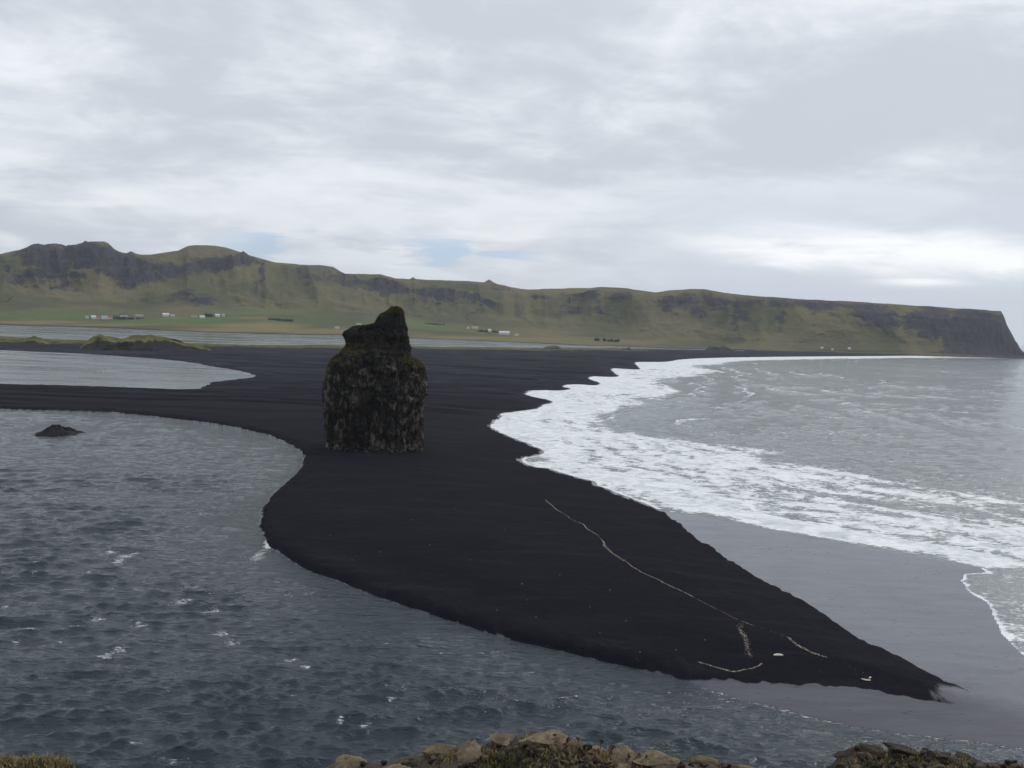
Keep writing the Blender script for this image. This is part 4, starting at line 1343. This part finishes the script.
def belt(px0, px1, py, hpx, label, seed):
    rg = np.random.default_rng(seed)
    c, D = land_hit((px0+px1)/2, py)
    s = D/FOC
    VV = []
    n = int((px1-px0)*260)
    for k in range(1):
        lumps = rg.random((int((px1-px0)*.75)+3, 3))
        cx = (lumps[:, 0]-.5)*(px1-px0)*s; cy = lumps[:, 1]*18-9; ch = hpx*s*(.3+.85*lumps[:, 2])
        i = rg.integers(0, len(cx), n)
        d = rg.normal(size=(n, 3)); d /= np.linalg.norm(d, axis=1)[:, None]
        rr = rg.random(n)**.4
        P = np.stack([cx[i]+d[:, 0]*rr*4.5, cy[i]+d[:, 1]*rr*4.5, ch[i]*.5+d[:, 2]*rr*ch[i]*.5], -1)
        a1 = rg.normal(size=(n, 3))*.7; a2 = rg.normal(size=(n, 3))*.7
        VV = np.stack([P-a1, P+a2, P+a1, P-a2], 1).reshape(-1, 3)
    o = mesh_from('shelter_belt', VV, np.arange(len(VV)).reshape(-1, 4), M_LEAF, smooth=False)
    o.location = c; o.rotation_euler = (0, 0, -math.atan2(c.x, c.y))
    tag(o, label, 'trees', kind='stuff')


belt(118, 142, 319, 1.6, 'dark low shelter belt along the road at the leftmost farm', 1)
belt(205, 215, 316.6, 3.0, 'dark green trees between the white sheds of the third farm', 2)
belt(268, 292, 320.6, 2.2, 'dark hedge on the slope right of the third farm', 3)
belt(478, 487, 332, 2.0, 'dark shrubs left of the small bright white house', 4)
belt(492, 497, 332.2, 1.6, 'dark shrubs between the bright white house and the biggest barn', 5)
belt(595, 619, 341.6, 3.2, 'dark thicket on the meadow at the foot of the ridge', 6)
belt(425, 445, 324.6, 1.2, 'dark hedge above the bright green field', 7)


# ------------------------------------------------------------------ gull-sized dark bird over the left hills
def bird():
    d = ray(8, 301); d = d/np.linalg.norm(d)
    p = Vector(d*95)+Vector((0, 0, CAMZ))
    root = empty('bird', p, 0.5)
    root.rotation_euler = (0.1, -0.55, 0.5)
    m = plainmat('dark_feather', (0.03, 0.028, 0.03), .8, .2, 5)
    n, k = 12, 8
    V, F = [], []
    rad = [.008, .03, .035, .03, .045, .06, .065, .062, .052, .038, .025, .03, .01]
    for i in range(n+1):
        for j in range(k):
            a = 2*math.pi*j/k
            V.append((rad[i]*math.cos(a), i/n*.46-.25, rad[i]*.85*math.sin(a)))
    for i in range(n):
        for j in range(k):
            F.append((i*k+j, i*k+(j+1) % k, (i+1)*k+(j+1) % k, (i+1)*k+j))
    mesh_from('body', V, F, m, parent=root)
    for s in (-1, 1):
        V, F = [], []
        m_ = 10
        for i in range(m_+1):
            t = i/m_
            x = s*(.04+t*.62)
            z = .16*math.sin(t*math.pi*.6)
            yc = .06+.05*math.sin(t*3)-.16*t*t
            ch = .19*(1-t**2.5)+.015
            V += [(x, yc+.05, z+.008), (x, yc-ch, z), (x, yc+.05, z-.008), (x, yc-ch, z-.006)]
        for i in range(m_):
            a = i*4; b_ = a+4
            F += [(a, a+1, b_+1, b_), (a+2, b_+2, b_+3, a+3), (a, b_, b_+2, a+2), (a+1, a+3, b_+3, b_+1)]
        mesh_from('wing', V, F, m, parent=root)
    tag(root, 'dark sea bird gliding in front of the green hills at far left', 'bird')


bird()

# ------------------------------------------------------------------ clifftop in the foreground
LIP = [(-300, 752), (-100, 752), (0, 760), (20, 759), (45, 761), (70, 768), (95, 778), (200, 792), (300, 780), (325, 771), (345, 764), (380, 761), (410, 757), (430, 752), (450, 750),
       (480, 748), (505, 742), (530, 739), (560, 738), (585, 745), (610, 750), (640, 754), (680, 759), (720, 763), (755, 771), (780, 777), (805, 776), (825, 769), (840, 760), (855, 753),
       (880, 754), (905, 750), (930, 754), (960, 761), (985, 765), (1010, 764), (1024, 763), (1150, 757), (1400, 760)]
laz, ltn = az_tan(LIP)


def lip_r(a):
    rl = 4.7+0.55*vn(a*5, 0*a, 0, 201)+.12*vn(a*22, 0*a, 0, 202)
    return rl+np.maximum(np.abs(a)-0.75, 0)**2*18


def top_z(a, r):
    rl = lip_r(a)
    zl = CAMZ+rl*np.interp(a, laz, ltn)
    flat = 58.25
    k = sst(2.6, 0.2, rl-r)*sst(1.0, .75, np.abs(a))
    z = flat*(1-k)+zl*k
    x, y = r*np.sin(a), r*np.cos(a)
    z = z+0.028*fbm(x*2.2, y*2.2, 0, 3, 205)+0.02*fbm(x*9, y*9, 0, 4, 207)
    ex = np.maximum(r-rl, 0)
    z = z-np.where(ex < .5, ex*ex*1.6, .4+(ex-.5)*2.4)-ex*.25
    z = z+sst(.3, 2, ex)*1.2*ridged(a*9, z*.12, 0, 3, 209)
    return np.maximum(z, -2)


def mat_soil():
    m, t, b = newmat('clifftop_soil')
    p = t.pos()
    n1 = t.noise(p, 3.0, 6, .65); n2 = t.noise(p, 22, 5, .7); n3 = t.noise(p, 90, 3, .7)
    col = t.mix(t.maprange(n1, .35, .65), (0.038, 0.030, 0.021), (0.10, 0.078, 0.05))
    col = t.mix(t.maprange(n2, .5, .7, 0, .7), col, (0.05, 0.055, 0.022))
    col = t.mix(t.maprange(n3, .5, .65, 0, .6), col, (0.018, 0.015, 0.012))
    t.put(b.inputs['Base Color'], col)
    b.inputs['Roughness'].default_value = .95
    t.put(b.inputs['Normal'], t.bump(t.math('ADD', n2, t.math('MULTIPLY', n3, .4)), .9, .04))
    return m


def build_clifftop():
    a = np.concatenate([np.linspace(-math.pi, -.8, 90, endpoint=False), np.arange(-.8, .8, .0035), np.linspace(.8, math.pi, 90)])
    r = np.concatenate([np.linspace(.05, 2.5, 30, endpoint=False), np.arange(2.5, 7, .025), np.geomspace(7, 34, 110), np.geomspace(34.5, 160, 60)])
    RR, AA = np.meshgrid(r, a, indexing='ij')
    Z = top_z(AA, RR)
    V = np.stack([RR*np.sin(AA), RR*np.cos(AA), Z], -1).reshape(-1, 3)
    o = mesh_from('clifftop_ground', V, grid_faces(len(r), len(a)), mat_soil())
    tag(o, kind='structure')


build_clifftop()


def place_top(px, py, dr=-.12):
    """stone seated on the clifftop with its middle at this photo pixel"""
    d = ray(px, py)
    a = math.atan2(d[0], d[1]); tn = d[2]/math.hypot(d[0], d[1])
    rs = np.arange(2.0, 5.6, .01)
    z = top_z(np.full_like(rs, a), rs)
    hit = np.where(z >= CAMZ+tn*rs)[0]
    if len(hit) == 0:
        r = float(lip_r(np.array([a]))[0])+dr
        z_ = float(top_z(np.array([a]), np.array([r]))[0])
    else:
        # farthest continuous hit seen from the camera = first crossing
        r = float(rs[hit[0]]); z_ = float(z[hit[0]])
    return Vector((r*math.sin(a), r*math.cos(a), z_)), r


big = [  # px, py(top-ish), width px, height px, material, label
    (355, 763, 34, 14, M_TUFF, 'flat tan slab at the left end of the middle rock outcrop'),
    (392, 759, 40, 13, M_TUFF, 'long low tan boulder second from the left in the middle outcrop'),
    (415, 764, 26, 10, M_DARK, 'small dark block under the long low tan boulder'),
    (440, 752, 36, 16, M_TUFF, 'rounded brown boulder rising left of the green tuft'),
    (470, 752, 32, 14, M_TUFF, 'brown stone leaning on the rounded boulder, just left of the rubble heap'),
    (505, 742, 30, 13, M_TUFF, 'pale tan rock at the shoulder just left of the outcrop summit'),
    (548, 738, 46, 15, M_TUFF, 'broad brown slab that tops the middle outcrop'),
    (572, 746, 30, 14, M_TUFF, 'tilted brown rock against the right side of the summit slab'),
    (540, 750, 22, 10, M_DARK, 'dark cracked stone below the summit slab'),
    (598, 752, 34, 12, M_TUFF, 'smooth tan boulder right of the summit slab with a dark hollow beneath'),
    (622, 760, 44, 12, M_TUFF, 'wide flat slab in front of the smooth tan boulder'),
    (660, 760, 40, 12, M_TUFF, 'low tan ledge stone right of the wide flat slab'),
    (702, 762, 34, 10, M_TUFF, 'narrow brown ledge near the right end of the middle outcrop'),
    (736, 768, 26, 9, M_TUFF, 'last small tan stone at the right end of the middle outcrop'),
    (848, 755, 26, 14, M_DARK, 'dark stone at the left shoulder of the right mound'),
    (872, 752, 28, 13, M_DARK, 'dark block below the crest of the right mound'),
    (905, 751, 30, 12, M_DARK, 'dark mossy block on top of the right mound'),
    (938, 756, 30, 12, M_DARK, 'dark stone half sunk in grass right of the mound top'),
    (972, 762, 34, 11, M_DARK, 'flat dark stone on the right slope of the right mound'),
    (1008, 763, 30, 11, M_DARK, 'dark stone at the far right corner of the clifftop'),
    (12, 764, 26, 10, M_TUFF, 'tan stone at the left corner of the clifftop'),
    (40, 766, 26, 9, M_DARK, 'dark stone beside the tan one at the left corner'),
]
for i, (x_, y_, w_, h_, mt, lab) in enumerate(big):
    p, r = place_top(x_, y_)
    s = math.hypot(r, 60-p.z)/FOC
    o = stone_mesh('boulder', 500+i, (w_*s*.62, w_*s*random.uniform(.4, .6), h_*s*.58), mt, 4, 18, .16)
    o.location = p+Vector((0, 0, -h_*s*.12))
    o.rotation_euler = (random.uniform(-.15, .15), random.uniform(-.2, .2), -math.atan2(p.x, p.y)+random.uniform(-.25, .25))
    tag(o, lab, 'rock')

# loose rubble
sv = []
for i in range(8):
    o = stone_mesh('stone', 600+i, (1, random.uniform(.6, .9), random.uniform(.4, .7)), M_TUFF if i % 2 == 0 else M_DARK, 3, 9, .14)
    sv.append(o)
spots = []
rs_ = random.Random(4)
for _ in range(95):
    spots.append((rs_.gauss(552, 34), rs_.uniform(742, 770), rs_.uniform(5, 11)))
for _ in range(50):
    spots.append((rs_.uniform(335, 750), rs_.uniform(756, 770), rs_.uniform(4, 9)))
for _ in range(75):
    spots.append((rs_.uniform(835, 1024), rs_.uniform(750, 770), rs_.uniform(4, 11)))
for _ in range(12):
    spots.append((rs_.uniform(0, 75), rs_.uniform(761, 770), rs_.uniform(3, 7)))
for i, (x_, y_, w_) in enumerate(spots):
    ly = np.interp(x_, *np.array(LIP).T)
    if y_ < ly+1: y_ = ly+1+rs_.random()*6
    p, r = place_top(x_, y_)
    s = r/FOC*w_*.6
    v_ = i % 8
    o = sv[v_] if i < 8 else sv[v_].copy()
    if i >= 8: C.objects.link(o)
    o.scale = (s, s, s)
    o.location = p+Vector((0, 0, s*.3))
    o.rotation_euler = (rs_.uniform(-.5, .5), rs_.uniform(-.5, .5), rs_.random()*6)
    k_ = ('the middle rock outcrop', 'middle') if 330 < x_ < 790 else (('the right mound', 'right') if x_ > 790 else ('the left corner of the clifftop', 'left'))
    tone = 'tan' if v_ % 2 == 0 else 'dark'
    tag(o, f'fist-sized {tone} stone in the loose rubble on {k_[0]}', 'stone', f'{tone} rubble stones on {k_[0]}')


# grass and low plants
def blades(name, spots_, mat, label, cat, hmin, hmax, per, spread, seed, wid=.0035, kind='stuff'):
    rg = np.random.default_rng(seed)
    V, F = [], []
    for (x_, y_) in spots_:
        p, r = place_top(x_, y_)
        for _ in range(per):
            b = np.array([p.x, p.y, 0])+np.array([*(rg.normal(size=2)*spread), 0])
            aa, rr = math.atan2(b[0], b[1]), math.hypot(b[0], b[1])
            b[2] = float(top_z(np.array([aa]), np.array([rr]))[0])-.005
            h = rg.uniform(hmin, hmax); a = rg.random()*6.28
            dv = np.array([math.cos(a), math.sin(a), 0])
            ln = dv*h*rg.uniform(.1, .7)
            sd_ = np.array([-dv[1], dv[0], 0])*wid*rg.uniform(.6, 1.4)
            k = len(V)
            V += [b-sd_, b+sd_, b+ln*.35+[0, 0, h*.6]+sd_*.8, b+ln*.35+[0, 0, h*.6]-sd_*.8, b+ln+[0, 0, h]+sd_*.1, b+ln+[0, 0, h]-sd_*.1]
            F += [(k, k+1, k+2, k+3), (k+3, k+2, k+4, k+5)]
    o = mesh_from(name, np.array(V), np.array(F), mat, smooth=False)
    tag(o, label, cat, kind=kind)
    return o


M_G1 = plainmat('grass_green', (0.07, 0.078, 0.026), .9, .3, 8)
M_G2 = plainmat('grass_dry', (0.20, 0.155, 0.07), .9, .35, 8)
M_G3 = plainmat('herb_rust', (0.13, 0.055, 0.03), .9, .35, 8)
rs2 = random.Random(8)
blades('grass', [(rs2.gauss(512, 22), rs2.uniform(760, 770)) for _ in range(34)], M_G1, 'bright green grass tuft low in the middle rock outcrop', 'grass', .008, .03, 26, .03, 1)
blades('grass', [(rs2.uniform(838, 1024), rs2.uniform(748, 770)) for _ in range(50)], M_G1, 'green grass growing over the dark right mound', 'grass', .006, .022, 26, .05, 2)
blades('dry_grass', [(rs2.uniform(835, 1024), rs2.uniform(746, 770)) for _ in range(38)], M_G2, 'dry tan grass growing over the dark right mound', 'grass', .006, .026, 24, .05, 3)
blades('dry_grass', [(rs2.uniform(400, 640), rs2.uniform(744, 770)) for _ in range(70)], M_G2, 'dry tan grass between the stones of the middle outcrop', 'grass', .01, .03, 18, .035, 4)
blades('grass', [(rs2.uniform(0, 80), rs2.uniform(757, 770)) for _ in range(38)], M_G2, 'short dry grass at the left corner of the clifftop', 'grass', .015, .05, 26, .035, 5)
blades('grass', [(rs2.uniform(0, 80), rs2.uniform(757, 770)) for _ in range(30)], M_G1, 'green grass at the left corner of the clifftop', 'grass', .015, .04, 26, .035, 15)
blades('red_herb', [(rs2.uniform(845, 880), rs2.uniform(746, 756)) for _ in range(6)]+[(rs2.uniform(580, 620), rs2.uniform(748, 760)) for _ in range(4)], M_G3, 'rust red low herbs on the edge stones', 'herbs', .01, .035, 26, .03, 6, .006)

M_STEM = plainmat('dry_stem', (0.05, 0.032, 0.022), .9, .3, 10)
stems = [(556, 741, 8, 'leftmost dry seed stalk, on the summit slab'), (569, 743, 7, 'second dry seed stalk from the left on the summit slab'),
         (579, 750, 14, 'tallest dry seed stalk, right of the summit slab'), (600, 752, 14, 'tall dry seed stalk rising over the smooth tan boulder'),
         (611, 757, 13, 'dry seed stalk just right of the tall one over the smooth boulder'), (629, 761, 8, 'short dry seed stalk right of the middle outcrop summit'),
         (645, 762, 7, 'short dry seed stalk on the low right ledge of the middle outcrop'), (60, 764, 9, 'dry stalk at the left corner of the clifftop'), (916, 748, 8, 'dry stalk on top of the right mound')]
for i, (x_, y_, h_, lab) in enumerate(stems):
    p, r = place_top(x_, y_)
    s = r/FOC*h_
    V, F = [], []
    k = 6; n = 8
    lean = random.uniform(-.15, .15)
    for q in range(n+1):
        t = q/n
        rd = .0018*(1-.4*t)
        for j in range(k):
            a = 6.283*j/k
            V.append((lean*s*t*t+rd*math.cos(a), rd*math.sin(a), s*t))
    for q in range(n):
        for j in range(k):
            F.append((q*k+j, q*k+(j+1) % k, (q+1)*k+(j+1) % k, (q+1)*k+j))
    root = empty('dry_stalk', p-Vector((0, 0, .01)))
    mesh_from('stem', V, F, M_STEM, parent=root)
    v, f = ICO[2]
    rg = np.random.default_rng(i)
    VV = np.vstack([v*[.004, .004, .005]+[lean*s+rg.normal()*.003, rg.normal()*.003, s+rg.uniform(-.012, .004)] for _ in range(7)])
    FF = np.vstack([f+q*len(v) for q in range(7)])
    mesh_from('seed_head', VV, FF, M_STEM, parent=root)
    tag(root, lab, 'plant')

# ------------------------------------------------------------------ haze over the whole place
HZ = True
if HZ:
    V, F = [], []
    box(V, F, -9000, 9000, -600, 14000, -8, 640)
    m = bpy.data.materials.new('sea_air')
    m.use_nodes = True
    t = NT(m.node_tree); t.n.clear()
    out = t.node('ShaderNodeOutputMaterial')
    pv = t.node('ShaderNodeVolumePrincipled')
    pv.inputs['Color'].default_value = (0.86, 0.92, 1.0, 1)
    pv.inputs['Density'].default_value = 3.3e-5
    pv.inputs['Anisotropy'].default_value = 0.2
    t.l.new(pv.outputs[0], out.inputs['Volume'])
    tag(mesh_from('haze', V, F, m, smooth=False), kind='stuff')
print('done')
